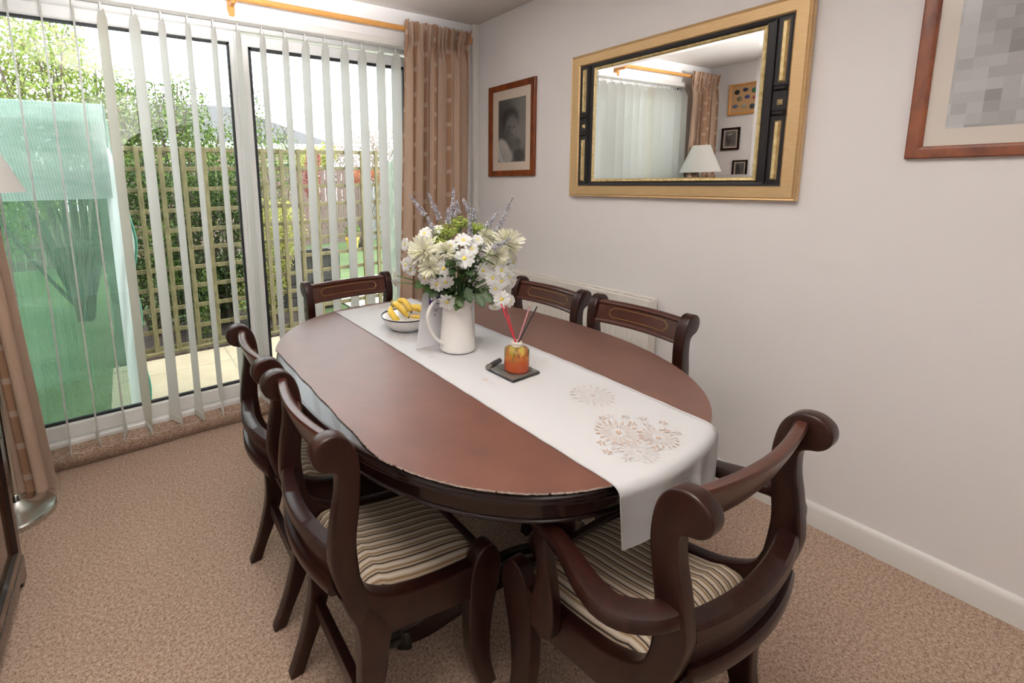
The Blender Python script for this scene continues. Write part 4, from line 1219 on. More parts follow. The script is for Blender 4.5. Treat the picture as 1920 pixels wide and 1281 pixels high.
def mum_mesh(seed):
    r = random.Random(seed); m = MB()
    for ly in range(8):
        n = [19, 19, 18, 17, 15, 12, 9, 6][ly]; t = ly / 7
        for k_ in range(n):
            up_ = .06 + .85 * t ** .9 + r.uniform(-.07, .07)           # outer petals lie flat, inner ones stand up and curl in
            petal(m, 2 * PI * (k_ + .5 * (ly % 2)) / n + r.uniform(-.12, .12), .10 - .05 * t, (1.02 - .60 * t) * r.uniform(.84, 1.08), (.155 - .03 * t) * r.uniform(.8, 1.15), .02 + .10 * t, up_, .28 * (1 - t) - .10 + r.uniform(-.05, .10))
    return m
daisy_protos = []; mum_protos = []
def flower(kind, label, a, z, f, size, nrm, proto_i=0, bend=.0):
    pos = jp(a, f, z)
    n = (ER * nrm[0] + EF * nrm[1] + EZ * nrm[2]).normalized()
    o = thing('daisy' if kind == 'd' else 'chrysanthemum', label, 'flower', pos, group='white daisies in the jug' if kind == 'd' else 'cream chrysanthemums in the jug')
    q = n.to_track_quat('Z', 'Y').to_matrix().to_4x4() @ Matrix.Rotation(a * 31 + z * 17, 4, 'Z')
    o.rotation_euler = q.to_euler()
    protos = daisy_protos if kind == 'd' else mum_protos
    key = proto_i % 3
    while len(protos) <= key:
        mm = (daisy_mesh if kind == 'd' else mum_mesh)(len(protos) * 13 + 5)
        me = bpy.data.meshes.new('petals'); me.from_pydata([tuple(p) for p in mm.v], [], mm.f)
        me.polygons.foreach_set('use_smooth', [True] * len(me.polygons)); me.materials.append(white_p if kind == 'd' else cream_p)
        protos.append(me)
    po_ = bpy.data.objects.new('petals', protos[key]); col.objects.link(po_); po_.parent = o; po_.scale = (size,) * 3
    if kind == 'd':
        c = MB(); c.lathe([(.18, .06), (.20, .11), (.16, .16), (.08, .19), (.01, .20)], n=14); c.v = [tuple(np.array(p) * size) for p in c.v]
        c.build('flower_centre', yel, o)
    mw = Matrix.Translation(pos) @ q; inv = mw.inverted()
    back = pos - n * size * .15
    mouth = jp(a * .12, f * .12, .175); deep = jp(a * .05, f * .05, .05)
    mid = back.lerp(mouth, .5) - n * .015 + EZ * .01
    pth_ = [Vector(p) for p in crom([tuple(back), tuple(mid), tuple(mouth), tuple(deep)], 6)]
    s = MB(); s.tube([inv @ p for p in pth_], .0021, 6); s.build('flower_stem', grn, o)
    return o
D_ = [
 ('white daisy tucked between the lowest cream bloom and the central dark leaves', -.072, .258, -.075, .027, (-.2, -.9, -.3)),
 ('white daisy over the window side edge, between the upper and hanging daisies', -.152, .345, -.035, .024, (-.7, -.7, .2)),
 ('white daisy at the outer wall side, under the outermost cream bloom', .195, .318, -.015, .026, (.8, -.6, .1)),
 ('white daisy peeping between the two wall side cream blooms', .148, .298, -.055, .026, (.3, -1, .0)),
 ('white daisy behind the central daisy, half hidden by it', .048, .372, -.045, .026, (.3, -.8, .5)),
 ('white daisy beside the lowest yellow-eyed daisies, wall side', .128, .236, -.06, .024, (.1, -1, -.2)),
  # label, a, z, f, radius, normal
 ('white daisy facing out in the centre of the bouquet, yellow eye showing fully', .020, .345, -.080, .034, (0, -1, .25)),
 ('white daisy below and beside the central daisy, over the dark leaves', -.048, .312, -.075, .029, (-.2, -1, .0)),
 ('white daisy just above the central daisy, tipped upward', .020, .400, -.045, .029, (.1, -.7, .8)),
 ('white daisy between the big cream bloom and the central daisy', -.020, .383, -.050, .024, (-.2, -.8, .5)),
 ('white daisy at the top shoulder of the bouquet nearest the window', -.110, .423, -.015, .027, (-.5, -.6, .6)),
 ('small white daisy on the upper window side edge of the bouquet', -.178, .384, .0, .024, (-.8, -.5, .2)),
 ('white daisy on the window side edge, above a hanging pair', -.176, .317, -.02, .026, (-.8, -.6, .1)),
 ('white daisy tucked under the window side cream petals', -.160, .300, -.03, .022, (-.5, -.8, -.1)),
 ('white daisy hanging out farthest over the fruit bowl, upper of a pair', -.216, .272, .01, .022, (-.9, -.4, .0)),
 ('white daisy hanging out farthest over the fruit bowl, lower of a pair', -.216, .246, .01, .020, (-.6, -.6, -.5)),
 ('white daisy with bright yellow eye above the jug lip, wall side', .118, .272, -.055, .028, (.25, -1, .1)),
 ('white daisy next out from the yellow-eyed one, wall side', .149, .260, -.05, .028, (.3, -1, .0)),
 ('white daisy on the outer wall side edge of the bouquet', .180, .268, -.03, .025, (.7, -.7, .1)),
 ('white daisy lowest on the outer wall side edge', .194, .248, -.02, .023, (.8, -.6, -.2)),
 ('white daisy half shadowed under the wall side cream bloom', .088, .298, -.05, .025, (-.2, -1, -.1)),
 ('white daisy drooping below the jug lip, largest of the drooping three', .149, .198, -.06, .030, (.1, -1, .15)),
 ('white daisy drooping beside the largest drooping one, towards the wall', .180, .188, -.05, .022, (.6, -.7, .0)),
 ('white daisy drooping right beside the red reeds, seen from underneath', .126, .168, -.05, .020, (-.2, -.7, -.7)),
 ('creamy white daisy hanging in front of the jug handle', -.038, .195, -.068, .031, (-.1, -.9, -.4)),
 ('white daisy bud seen edge on at the jug handle top', -.082, .215, -.055, .020, (-.8, -.4, .4)),
 ('white daisy below the big cream bloom, petals drooping', -.043, .268, -.085, .028, (0, -.9, -.5)),
 ('white daisy at the bottom of the window side cream blooms', -.112, .278, -.06, .026, (-.4, -.9, -.3)),
 ('small white daisy at the top near the lime filler', -.065, .435, .0, .020, (-.2, -.6, .8)),
 ('small white daisy at the top between lavender stems', .072, .398, -.02, .020, (.2, -.8, .6)),
]
for i, (lb, a, z, f, r_, n_) in enumerate(D_):
    flower('d', lb, a, z, f, r_ * 1.14, n_, i)
M_ = [
 ('biggest cream chrysanthemum on the window side of the bouquet', -.113, .364, -.035, .066, (-.35, -.8, .5)),
 ('cream chrysanthemum below the biggest one, shedding long petals', -.092, .314, -.055, .052, (-.3, -.95, .0)),
 ('cream chrysanthemum next to the central daisy, window side', -.040, .362, -.055, .043, (-.1, -.9, .3)),
 ('cream chrysanthemum at the outer wall side of the bouquet', .170, .384, -.015, .062, (.6, -.7, .4)),
 ('cream chrysanthemum on the wall side, nearer the central daisy', .132, .344, -.035, .050, (.3, -.9, .2)),
 ('small cream chrysanthemum behind the lavender on the wall side', .104, .406, .01, .036, (.2, -.7, .7)),
 ('small cream chrysanthemum behind the window side top daisy', -.085, .408, .02, .034, (-.3, -.5, .8)),
]
for i, (lb, a, z, f, r_, n_) in enumerate(M_):
    flower('m', lb, a, z, f, r_, n_, i)
LV = [('tallest pale lavender spike at the window side edge', (-.161, .557), (-.108, .483), .02),
      ('pale lavender spike second in from the window side edge', (-.097, .561), (-.057, .467), .03),
      ('tallest lavender spike, upright at the bouquet top', (-.006, .577), (-.012, .474), .03),
      ('short pale lavender spike low on the window side', (-.101, .481), (-.081, .439), -.01),
      ('lavender spike tucked beside the tallest upright one', (-.028, .511), (-.028, .453), .01),
      ('thin lavender spike just behind the tallest upright one', (.006, .531), (.011, .484), .06),
      ('dark lavender spike curving toward the bouquet middle', (.027, .538), (.050, .494), .05),
      ('dark lavender spike drooping over the lime filler', (.045, .489), (.045, .410), -.02),
      ('faint lavender spike behind the dark ones', (.071, .504), (.066, .457), .07),
      ('long lavender spike reaching farthest out to the wall side', (.197, .545), (.144, .429), .0),
      ('lavender spike inside the longest wall side one', (.149, .497), (.107, .441), .0),
      ('short lavender spike under the wall side pair', (.128, .466), (.112, .430), .02),
      ('lowest lavender spike lying across the wall side cream bloom', (.173, .413), (.113, .377), -.09)]
for lb, (a1_, z1_), (a0_, z0_), f in LV:
    base_p = jp(a0_, f, z0_); tip = jp(a1_, f * 1.1, z1_)
    o = thing('lavender_stem', lb, 'lavender', base_p, group='lavender spikes in the jug')
    m = MB(); d = tip - base_p; L = d.length
    s1 = d.cross(Vector((.3, .2, .9))).normalized(); s2 = d.cross(s1).normalized()
    cnt = max(50, int(L / .0011)); rr_ = random.Random(int(a1_ * 1e4))
    for k_ in range(cnt):
        t = k_ / cnt
        rad_ = .0115 * (1 - .65 * t) * (1 if math.sin(t * L / .009 * 2 * PI) > -.35 else .6)
        an = k_ * 2.4
        p = d * t + (s1 * math.cos(an) + s2 * math.sin(an)) * rad_ * rr_.uniform(.6, 1)
        r_ = .0038 * (1 - .4 * t) * rr_.uniform(.7, 1.2)
        ax_ = d.normalized() * r_ * 1.6
        e1_, e2_ = s1 * r_, s2 * r_
        m.add([p - ax_ * .6, p + e1_, p + e2_, p - e1_, p - e2_, p + ax_], [(0, 2, 1), (0, 3, 2), (0, 4, 3), (0, 1, 4), (5, 1, 2), (5, 2, 3), (5, 3, 4), (5, 4, 1)])
    m.build('lavender_head', lav_m, o, angle=None, fix=False)
    s = MB()
    mo = jp(a0_ * .1, f * .1, .17); dp = jp(a0_ * .04, f * .04, .05)
    md_ = base_p.lerp(mo, .45) - d * .12
    s.tube([tuple(Vector(p) - base_p) for p in crom([tuple(tip - d * .05), tuple(base_p), tuple(md_), tuple(mo), tuple(dp)], 6)], .0013, 5)
    s.build('flower_stem', grn, o)
for lb, a, z, f, sz in (('lime green filler spray above the biggest cream bloom', -.034, .430, .0, .042), ('lime green filler spray at the very top middle', .012, .456, .03, .036), ('lime green filler spray topmost on the wall side', .070, .434, .03, .032), ('lime green filler spray low beside the central daisy', -.062, .395, -.01, .026)):
    pc = jp(a, f, z)
    o = thing('filler_spray', lb, 'filler flower', pc, group='lime filler sprays in the jug')
    m = MB(); rr_ = random.Random(int(z * 1e4))
    for k_ in range(260):
        v = Vector((rr_.gauss(0, 1), rr_.gauss(0, 1), rr_.gauss(0, .6))); v = v.normalized() * sz * rr_.uniform(.45, 1.05); v.z *= .6
        r_ = .0034 * rr_.uniform(.6, 1.3)
        e = Vector((rr_.gauss(0, 1), rr_.gauss(0, 1), rr_.gauss(0, 1))).normalized(); g1 = e.orthogonal().normalized(); g2 = e.cross(g1)
        m.add([v - e * r_, v + g1 * r_, v + g2 * r_, v - g1 * r_, v - g2 * r_, v + e * r_], [(0, 2, 1), (0, 3, 2), (0, 4, 3), (0, 1, 4), (5, 1, 2), (5, 2, 3), (5, 3, 4), (5, 4, 1)])
    m.build('filler_florets', fill_m, o, angle=None, fix=False)
    s = MB(); hub = Vector((0, 0, -sz * 1.1))
    for k_ in range(14):
        an = k_ * 2.4; r_ = sz * (.3 + .6 * (k_ / 14))
        s.tube([hub, (r_ * math.cos(an), r_ * math.sin(an), 0)], .0009, 4)
    s.tube([tuple(p) for p in crom([tuple(hub), tuple(jp(a * .4, f * .4, .28) - pc), tuple(jp(a * .1, f * .1, .17) - pc), tuple(jp(0, 0, .06) - pc)], 5)], .0018, 5)
    s.build('flower_stem', grn, o)
# leaves packed between the stems
def leaf_blade(m, base, dirv, nrm, L, wd, droop=.2, lobes=True):
    dirv = dirv.normalized(); side_ = dirv.cross(nrm).normalized(); up_ = side_.cross(dirv)
    rows = [(0, .10), (.18, .55), (.32, .95), (.42, .66), (.58, 1.0), (.68, .62), (.82, .62), (.9, .34), (1, .04)] if lobes else [(0, .1), (.2, .7), (.45, 1), (.75, .7), (1, .04)]
    vs_ = []
    for t, wk in rows:
        c = base + dirv * L * t - EZ * droop * L * t * t
        for q in (-1, 0, 1):
            vs_.append(c + side_ * q * wk * wd * .5 + up_ * abs(q) * wd * .10)
    fs = [(i * 3 + j, i * 3 + 3 + j, i * 3 + 4 + j, i * 3 + 1 + j) for i in range(len(rows) - 1) for j in range(2)]
    m.add(vs_, fs)
bq = MB(); rr_ = random.Random(11)
for k_ in range(150):
    an = rr_.uniform(0, 2 * PI); h = rr_.uniform(.20, .36); rad_ = rr_.uniform(.015, .05 + (h - .2) * .45)
    p = jp(math.cos(an) * rad_, math.sin(an) * rad_, h)
    dv = ER * math.cos(an) + EF * math.sin(an) + EZ * rr_.uniform(-.3, .8)
    leaf_blade(bq, p, dv, EZ + ER * rr_.uniform(-.4, .4), rr_.uniform(.035, .065), rr_.uniform(.020, .034), rr_.uniform(.1, .5))
for a, f, z, dx_, dz_ in ((.01, -.05, .215, -.3, -.9), (-.005, -.055, .225, .2, -.8), (.075, -.04, .22, .9, -.7), (.085, -.03, .225, .7, -.9), (.06, -.05, .22, .4, -.8), (-.07, -.03, .245, -.8, -.2), (-.10, -.03, .26, -1, -.3), (-.06, -.05, .24, -.6, -.4), (.03, -.06, .24, .1, -.6)):
    leaf_blade(bq, jp(a, f, z), ER * dx_ - EF * .5 + EZ * dz_ * .7, -EF + EZ * .5, .058, .040, .15)
for k_ in range(14):
    an = k_ * 2.4; q = .012 + .022 * (k_ / 14)
    bq.tube([jp(math.cos(an) * q, math.sin(an) * q, .06), jp(math.cos(an) * q * 1.3, math.sin(an) * q * 1.3, .2), jp(math.cos(an) * q * 2.4, math.sin(an) * q * 2.4, .32)], .0022, 5)
bo_ = bq.build('bouquet_foliage', leaf_m, angle=None, fix=False)
tag(bo_, 'dark green leaves packed between the flower stems above the jug', 'leaves', kind='stuff')

# ------------------------------------------------------------------ garden
GZ = -.05
def ground(name, x0, y0, x1, y1, z, m, label=None):
    return struct(MB().box(x0, y0, z - .10, x1, y1, z).build(name, m, angle=20), label)
k = Mat('sandstone_paving')
bk = k.n('ShaderNodeTexBrick', {'Vector': k.coords('Object', loc=(1.53, -.05, 0)), 'Color1': (.335, .275, .185, 1), 'Color2': (.37, .31, .215, 1), 'Mortar': (.20, .17, .12, 1), 'Scale': 1.0, 'Mortar Size': .007, 'Brick Width': .6, 'Row Height': .6, 'Mortar Smooth': .2})
bk.offset = 0.0
nz = k.noise(k.coords('Object'), 7, 4)
k.set(base=k.mixc(.30, bk.outputs['Color'], k.ramp(nz, [(.3, (.26, .205, .13, 1)), (.7, (.40, .355, .27, 1))])), rough=.85)
ground('patio_paving', -2.34, .25, 1.8, 1.60, GZ, k.m)
ground('ground_under_door', -6, .10, 1.8, .25, GZ - .03, plain('concrete_footing', (.35, .33, .30, 1), .9))
k = Mat('dark_soil'); nz = k.noise(k.coords('Object'), 30, 4, .7)
k.set(base=k.ramp(nz, [(.35, (.012, .008, .006, 1)), (.7, (.085, .055, .04, 1))]), rough=.95); k.bump(nz, 1, .03)
soil = k.m
ground('ground_soil', -2.3, 1.60, -.62, 2.7, GZ + .02, soil)
k = Mat('lawn_turf'); nz = k.noise(k.coords('Object', (1, 1, 1)), 45, 5, .7); n2 = k.noise(k.coords('Object'), 1.4, 3)
k.set(base=k.ramp(k.math('ADD', k.math('MULTIPLY', nz, .5), k.math('MULTIPLY', n2, .5)), [(.32, (.030, .056, .014, 1)), (.55, (.070, .115, .032, 1)), (.72, (.13, .165, .058, 1))]), rough=.95); k.bump(nz, .8, .02)
lawn_m = k.m
ground('lawn', -12, 1.60, 14, 30, GZ - .012, lawn_m)
ground('lawn', -12, .25, -2.34, 1.60, GZ - .012, lawn_m)
k = Mat('grey_gravel'); vo = k.n('ShaderNodeTexVoronoi', {'Vector': k.coords('Object'), 'Scale': 38.0})
k.set(base=k.ramp(vo.outputs['Color'], [(.2, (.10, .10, .085, 1)), (.8, (.42, .42, .38, 1))]), rough=.95); k.bump(vo.outputs['Distance'], .8, .02)
ground('path_gravel', -.10, 1.60, 1.9, 3.6, GZ + .004, k.m)

# trellis
def old_wood(name, a, b):
    k = Mat(name)
    nz = k.noise(k.coords('Object', (6, 6, 1.5)), 9, 4)
    k.set(base=k.ramp(nz, [(.3, a), (.7, b)]), rough=.8)
    return k.m
tm = old_wood('olive_trellis_wood', (.080, .066, .026, 1), (.160, .134, .060, 1))
tr_ = thing('trellis_fence', 'olive treated timber trellis between the patio and the planting bed', 'trellis', (-1.3, 1.652, GZ))
vx = [-2.187 + .159 * i for i in range(22)]
vx = [x for x in vx if x < .10]
TX = -1.3
for i, x in enumerate(vx):
    MB().rbox(x - .0175 - TX, -.012, 0, x + .0175 - TX, .010, 1.71, .002).build('batten', tm, tr_)
for z in (.06, .21, .39, .56, .72, .88, 1.035, 1.20, 1.37, 1.535, 1.69):
    MB().rbox(-2.21 - TX, .0105, z - .017, .13 - TX, .032, z + .017, .002).build('rail', tm, tr_)
MB().rbox(-2.21 - TX, -.03, -.02, .13 - TX, .04, .045, .004).build('gravel_board', tm, tr_)
pm = old_wood('green_grey_post', (.075, .095, .070, 1), (.15, .17, .125, 1))
for x in (.175, -2.255):
    p_ = MB().rbox(x - .045 - TX, -.045, -.03, x + .045 - TX, .045, 1.60, .004).build('post', pm, tr_)

# netted cage
net = thing('net_cage', 'tall cage covered in pale green netting standing on the patio', 'netting cage', (-2.9, 1.05, GZ))
k = Mat('green_netting')
v = k.coords('Object'); sp = k.n('ShaderNodeSeparateXYZ', {'Vector': v})
sx_ = k.math('FRACT', k.math('MULTIPLY', k.math('ADD', k.math('ADD', sp.outputs[0], sp.outputs[1]), 10), 1 / .0135))
sz_ = k.math('FRACT', k.math('MULTIPLY', k.math('ADD', sp.outputs[2], 10), 1 / .0135))
grid_ = k.math('MAXIMUM', k.math('LESS_THAN', sx_, .30), k.math('LESS_THAN', sz_, .30))
nz = k.noise(k.coords('Object', (1.0, 1.0, 2.2)), 3.2, 4, .6)
dens = k.math('ADD', k.math('MULTIPLY', grid_, .30), k.math('MULTIPLY', nz, .26))
c = k.ramp(nz, [(.3, (.10, .235, .165, 1)), (.7, (.25, .375, .31, 1))])
df1 = k.n('ShaderNodeBsdfDiffuse', {'Color': c}); tl1 = k.n('ShaderNodeBsdfTranslucent', {'Color': c}); tp1 = k.n('ShaderNodeBsdfTransparent', {'Color': (.80, .87, .83, 1)})
mA = k.n('ShaderNodeMixShader', {0: .5, 1: df1.outputs[0], 2: tl1.outputs[0]})
mB = k.n('ShaderNodeMixShader', {0: dens, 1: tp1.outputs[0], 2: mA.outputs[0]})
k.link(mB.outputs[0], k.out.inputs[0])
netm = k.m
k = Mat('pale_glare_netting')  # pale netting; on the upper front its tone carries painted glare
nz2 = k.noise(k.coords('Object', (2, 2, 9)), 4, 4)
c2 = k.ramp(nz2, [(.3, (.33, .435, .39, 1)), (.7, (.45, .525, .49, 1))])
df1 = k.n('ShaderNodeBsdfDiffuse', {'Color': c2}); tl1 = k.n('ShaderNodeBsdfTranslucent', {'Color': c2}); tp1 = k.n('ShaderNodeBsdfTransparent', {'Color': (.92, 1, .96, 1)})
mA = k.n('ShaderNodeMixShader', {0: .5, 1: df1.outputs[0], 2: tl1.outputs[0]})
sp = k.n('ShaderNodeSeparateXYZ', {'Vector': k.coords('Object')})
g3 = k.math('LESS_THAN', k.math('FRACT', k.math('MULTIPLY', k.math('ADD', sp.outputs[0], k.math('ADD', k.math('MULTIPLY', sp.outputs[2], .12), 10)), 1 / .014)), .55)
mB = k.n('ShaderNodeMixShader', {0: k.math('ADD', .70, k.math('MULTIPLY', g3, .2)), 1: tp1.outputs[0], 2: mA.outputs[0]})
k.link(mB.outputs[0], k.out.inputs[0])
net2 = k.m
NX0, NX1, NY0, NY1, NZ = -1.1, .705, -.40, .40, 1.86
def drape(x0, x1, y0, y1, z0, z1, amp, nu=40, nv=40, ph=0):
    m = MB()
    def P(u, t):
        x = x0 + (x1 - x0) * u; y = y0 + (y1 - y0) * u; z = z1 + (z0 - z1) * t
        d = amp * (math.sin(u * 9 + t * 5 + ph) + .6 * math.sin(u * 4 - t * 13 + ph)) * min(1, 4 * t)
        dx, dy = (y1 - y0), -(x1 - x0); L = math.hypot(dx, dy)
        return (x + dx / L * d, y + dy / L * d, z)
    return m.grid(nu, nv, P)
drape(NX0, NX1, NY0, NY0, .0, NZ, .010).build('front_net', netm, net, angle=None, fix=False)
drape(NX0, NX1 + .0, NY0 - .045, NY0 - .045, 1.34, NZ + .005, .010, ph=1).build('net_glare_panel', net2, net, angle=None, fix=False)  # added sheet, pale colour standing for sun glare and glass reflection on the net
drape(NX1, NX1, NY0, NY1, .0, NZ, .012, ph=2).build('side_net', net2, net, angle=None, fix=False)
drape(NX0, NX1, NY1, NY1, .0, NZ, .012, ph=3).build('back_net', netm, net, angle=None, fix=False)
m = MB(); m.grid(12, 8, lambda u, t: (NX0 + (NX1 - NX0) * u, NY0 + (NY1 - NY0) * t, NZ + .01 * math.sin(u * 7 + t * 4))); m.build('top_net', net2, net, angle=None, fix=False)
for x in (NX0, NX1):
    for y in (NY0, NY1):
        MB().tube([(x, y, 0), (x, y, NZ)], .009, 8).build('pole', plain('green_cane', (.03, .12, .08, 1), .5), net)
MB().tube([(NX0, NY0, NZ), (NX1, NY0, NZ), (NX1, NY1, NZ), (NX0, NY1, NZ), (NX0, NY0, NZ)], .008, 8).build('top_rail', plain('green_cane_rail', (.05, .20, .13, 1), .5), net)
# loose flap of white cloth with a dark green hem at the cage corner
k = Mat('white_fleece'); k.set(base=(.60, .66, .645, 1), rough=.8); k.translucent((.60, .67, .65, 1), .35)
def flap_x(t): return NX1 + .004 + min(1, .25 + t * 4) * (.050 + .020 * math.sin(t * 5) + .10 * max(0, t - .55) ** 1.2 + .012 * math.sin(t * 23))
m = MB(); m.grid(8, 60, lambda u, t: (NX1 - .03 + (flap_x(t) - NX1 + .03) * u, NY0 - .035 + .02 * math.sin(u * 5 + t * 6), 1.62 * (1 - t) + .004)); m.build('fleece_flap', k.m, net, angle=None, fix=False)
m = MB(); m.tube([(flap_x(t) + .002, NY0 - .035 + .02 * math.sin(5 + t * 6), 1.62 * (1 - t) + .008) for t in np.linspace(0, 1, 60)], .0075, 6); m.build('flap_hem', plain('dark_green_hem', (.06, .26, .17, 1), .7), net)

# plants: leaf mesh of small folded blades round an armature of branches
def leaf_mat(name, stops):
    k = Mat(name); g_ = k.n('ShaderNodeNewGeometry')
    stops = [(p, (c[0] * .72, c[1] * .72, c[2] * .72, 1)) for p, c in stops]
    c = k.ramp(g_.outputs['Random Per Island'], stops)
    k.set(base=c, rough=.55, spec=.25); k.translucent(c, .35)
    return k.m
LM = {
 'spring': leaf_mat('spring_leaf', [(0, (.16, .24, .035, 1)), (.5, (.30, .40, .07, 1)), (.85, (.44, .50, .13, 1)), (1, (.36, .26, .17, 1))]),
 'dark': leaf_mat('evergreen_leaf', [(0, (.018, .040, .010, 1)), (.6, (.055, .11, .022, 1)), (1, (.16, .24, .05, 1))]),
 'mid': leaf_mat('shrub_leaf', [(0, (.05, .10, .018, 1)), (.6, (.14, .24, .04, 1)), (1, (.30, .38, .09, 1))]),
 'gold': leaf_mat('golden_leaf', [(0, (.30, .36, .05, 1)), (.6, (.56, .56, .12, 1)), (1, (.70, .66, .30, 1))]),
 'red': leaf_mat('red_leaf', [(0, (.20, .035, .03, 1)), (.6, (.40, .10, .08, 1)), (1, (.50, .22, .18, 1))]),
 'orange': leaf_mat('orange_leaf', [(0, (.45, .12, .05, 1)), (1, (.65, .26, .12, 1))]),
 'pink': leaf_mat('blossom', [(0, (.42, .28, .26, 1)), (.6, (.55, .42, .40, 1)), (1, (.40, .44, .20, 1))]),
}
bark = plain('grey_brown_bark', (.085, .062, .045, 1), .9)
def leaves(blobs, n, size, seed, jitter=.25):
    r = np.random.default_rng(seed)
    w_ = np.array([b[3] * b[4] * b[5] for b in blobs]) ** .8; w_ /= w_.sum()
    idx = r.choice(len(blobs), n, p=w_)
    B = np.array(blobs)[idx]
    d = r.normal(size=(n, 3)); d /= np.linalg.norm(d, axis=1)[:, None]
    rad_ = r.uniform(.35, 1.08, n) ** .7
    c = B[:, :3] + d * B[:, 3:6] * rad_[:, None] + r.normal(size=(n, 3)) * size * jitter
    a = r.normal(size=(n, 3)); a[:, 2] -= .3; a /= np.linalg.norm(a, axis=1)[:, None]
    b = np.cross(a, r.normal(size=(n, 3))); b /= np.linalg.norm(b, axis=1)[:, None] + 1e-9
    nn = np.cross(a, b)
    s = size * r.uniform(.6, 1.3, n)[:, None]
    V = np.stack([c - a * s * .5, c + b * s * .28 + nn * s * .08, c + a * s * .55, c - b * s * .28 + nn * s * .08], 1).reshape(-1, 3)
    return V
def leaf_object(name, V, m, parent):
    n = len(V) // 4
    me = bpy.data.meshes.new(name)
    F = []
    me.from_pydata(V.tolist(), [], [(4 * i, 4 * i + 1, 4 * i + 2) for i in range(n)] + [(4 * i, 4 * i + 2, 4 * i + 3) for i in range(n)])
    me.materials.append(m)
    o = bpy.data.objects.new(name, me); col.objects.link(o); o.parent = parent
    return o
def plant(name, label, cat, x, y, blobs, n, size, m, seed, group=None, branches=14, r0=.03, twigs=0, z=GZ):
    """blobs relative to the foot of the plant: (x,y,z,rx,ry,rz)"""
    o = thing(name, label, cat, (x, y, z), group=group)
    leaf_object('foliage', leaves(blobs, int(n * 1.9), size * .66, seed), m, o)
    r = random.Random(seed); t = MB()
    for k_ in range(branches):
        b = blobs[k_ % len(blobs)]
        end = Vector((b[0] + r.uniform(-.8, .8) * b[3], b[1] + r.uniform(-.8, .8) * b[4], b[2] + r.uniform(-.2, .95) * b[5]))
        st = Vector((r.uniform(-.06, .06), r.uniform(-.06, .06), 0))
        mid = st.lerp(end, .5) + Vector((r.uniform(-.12, .12), r.uniform(-.12, .12), r.uniform(0, .15)))
        q0 = r0 * r.uniform(.5, 1)
        t.tube(crom([tuple(st), tuple(mid), tuple(end)], 4), list(np.linspace(q0, q0 * .2, 9)), 5)
    for k_ in range(twigs):
        b = blobs[r.randrange(len(blobs))]
        st = Vector((b[0] + r.uniform(-.7, .7) * b[3], b[1] + r.uniform(-.7, .7) * b[4], b[2] + r.uniform(-.3, .8) * b[5]))
        t.tube([st, st + Vector((r.uniform(-.25, .25), r.uniform(-.2, .2), r.uniform(.15, .5)))], [.004, .0015], 4)
    t.build('branches', bark, o, angle=None, fix=False)
    return o
GP = 'shrubs and trees beyond the patio'
plant('tree', 'tall loose spring tree with yellow-green leaves rising above the netting cage', 'tree', -3.7, 3.9, [(0, 0, 2.2, .9, .7, .9), (-.7, 0, 2.6, .7, .6, .8), (.7, .1, 2.5, .7, .6, .8), (.2, 0, 3.1, .6, .5, .6), (0, 0, 1.3, 1.0, .6, .8)], 7500, .075, LM['spring'], 1, GP, 26, .04, 60)
plant('tree', 'yellow-green tree behind the blind slats nearest the netting cage corner', 'tree', -2.6, 3.4, [(0, 0, 2.2, .55, .5, .75), (-.4, 0, 1.7, .6, .5, .7), (.35, 0, 1.9, .5, .45, .7), (0, 0, 2.75, .35, .35, .35)], 5200, .068, LM['spring'], 2, GP, 22, .035, 50)
plant('tree', 'feathery green tree standing behind the door meeting stiles', 'tree', -1.72, 3.1, [(0, 0, 1.75, .50, .45, .55), (-.35, 0, 2.1, .40, .4, .45), (.40, 0, 1.6, .45, .4, .5), (.2, 0, 2.25, .28, .3, .3)], 4600, .060, LM['mid'], 3, GP, 22, .03, 60)
plant('tree', 'thin twiggy sapling with sparse leaves just past the sash stile', 'tree', -.78, 3.0, [(0, 0, 1.5, .40, .4, .55), (-.1, 0, 2.1, .25, .3, .40), (.2, 0, 1.75, .3, .3, .3)], 1500, .050, LM['mid'], 4, GP, 16, .018, 50)
plant('shrub', 'dark evergreen shrub filling the trellis next to the netting cage', 'shrub', -1.98, 2.25, [(0, 0, .95, .42, .35, .65), (.15, 0, .45, .45, .35, .4), (-.1, 0, 1.35, .35, .3, .35)], 5200, .055, LM['dark'], 5, GP, 16, .02)
plant('shrub', 'dark evergreen shrub behind the trellis at the sash stile', 'shrub', -1.38, 2.30, [(0, 0, .85, .40, .35, .65), (.1, 0, 1.3, .35, .3, .4), (-.15, 0, .4, .4, .3, .35)], 4800, .055, LM['dark'], 6, GP, 16, .02)
plant('shrub', 'golden variegated shrub behind the trellis past the sash stile', 'shrub', -.98, 2.12, [(0, 0, .75, .26, .28, .48), (.18, 0, .95, .22, .25, .30), (-.1, 0, .35, .25, .25, .3)], 2600, .050, LM['gold'], 7, GP, 12, .012)
plant('shrub', 'low leafy shoot growing up the foot of the trellis', 'shrub', -1.62, 1.80, [(0, 0, .22, .10, .08, .20), (.03, 0, .55, .08, .06, .14)], 260, .050, LM['mid'], 8, GP, 6, .006)
plant('shrub', 'light green shoot climbing the trellis beside the net flap', 'shrub', -1.93, 1.78, [(0, 0, .95, .11, .07, .18), (.05, 0, .62, .09, .06, .16)], 260, .055, LM['mid'], 9, GP, 6, .006)
plant('shrub', 'red-leaved shrub in front of the neighbouring roof', 'shrub', .95, 6.2, [(0, 0, 1.45, .16, .2, .40), (.06, 0, 1.80, .13, .2, .22)], 800, .075, LM['red'], 10, GP, 12, .02)
plant('shrub', 'orange-tipped shrub over the far fence', 'shrub', 2.05, 6.4, [(0, 0, 1.50, .20, .3, .20), (.42, 0, 1.55, .16, .3, .17)], 700, .08, LM['orange'], 11, GP, 12, .02)
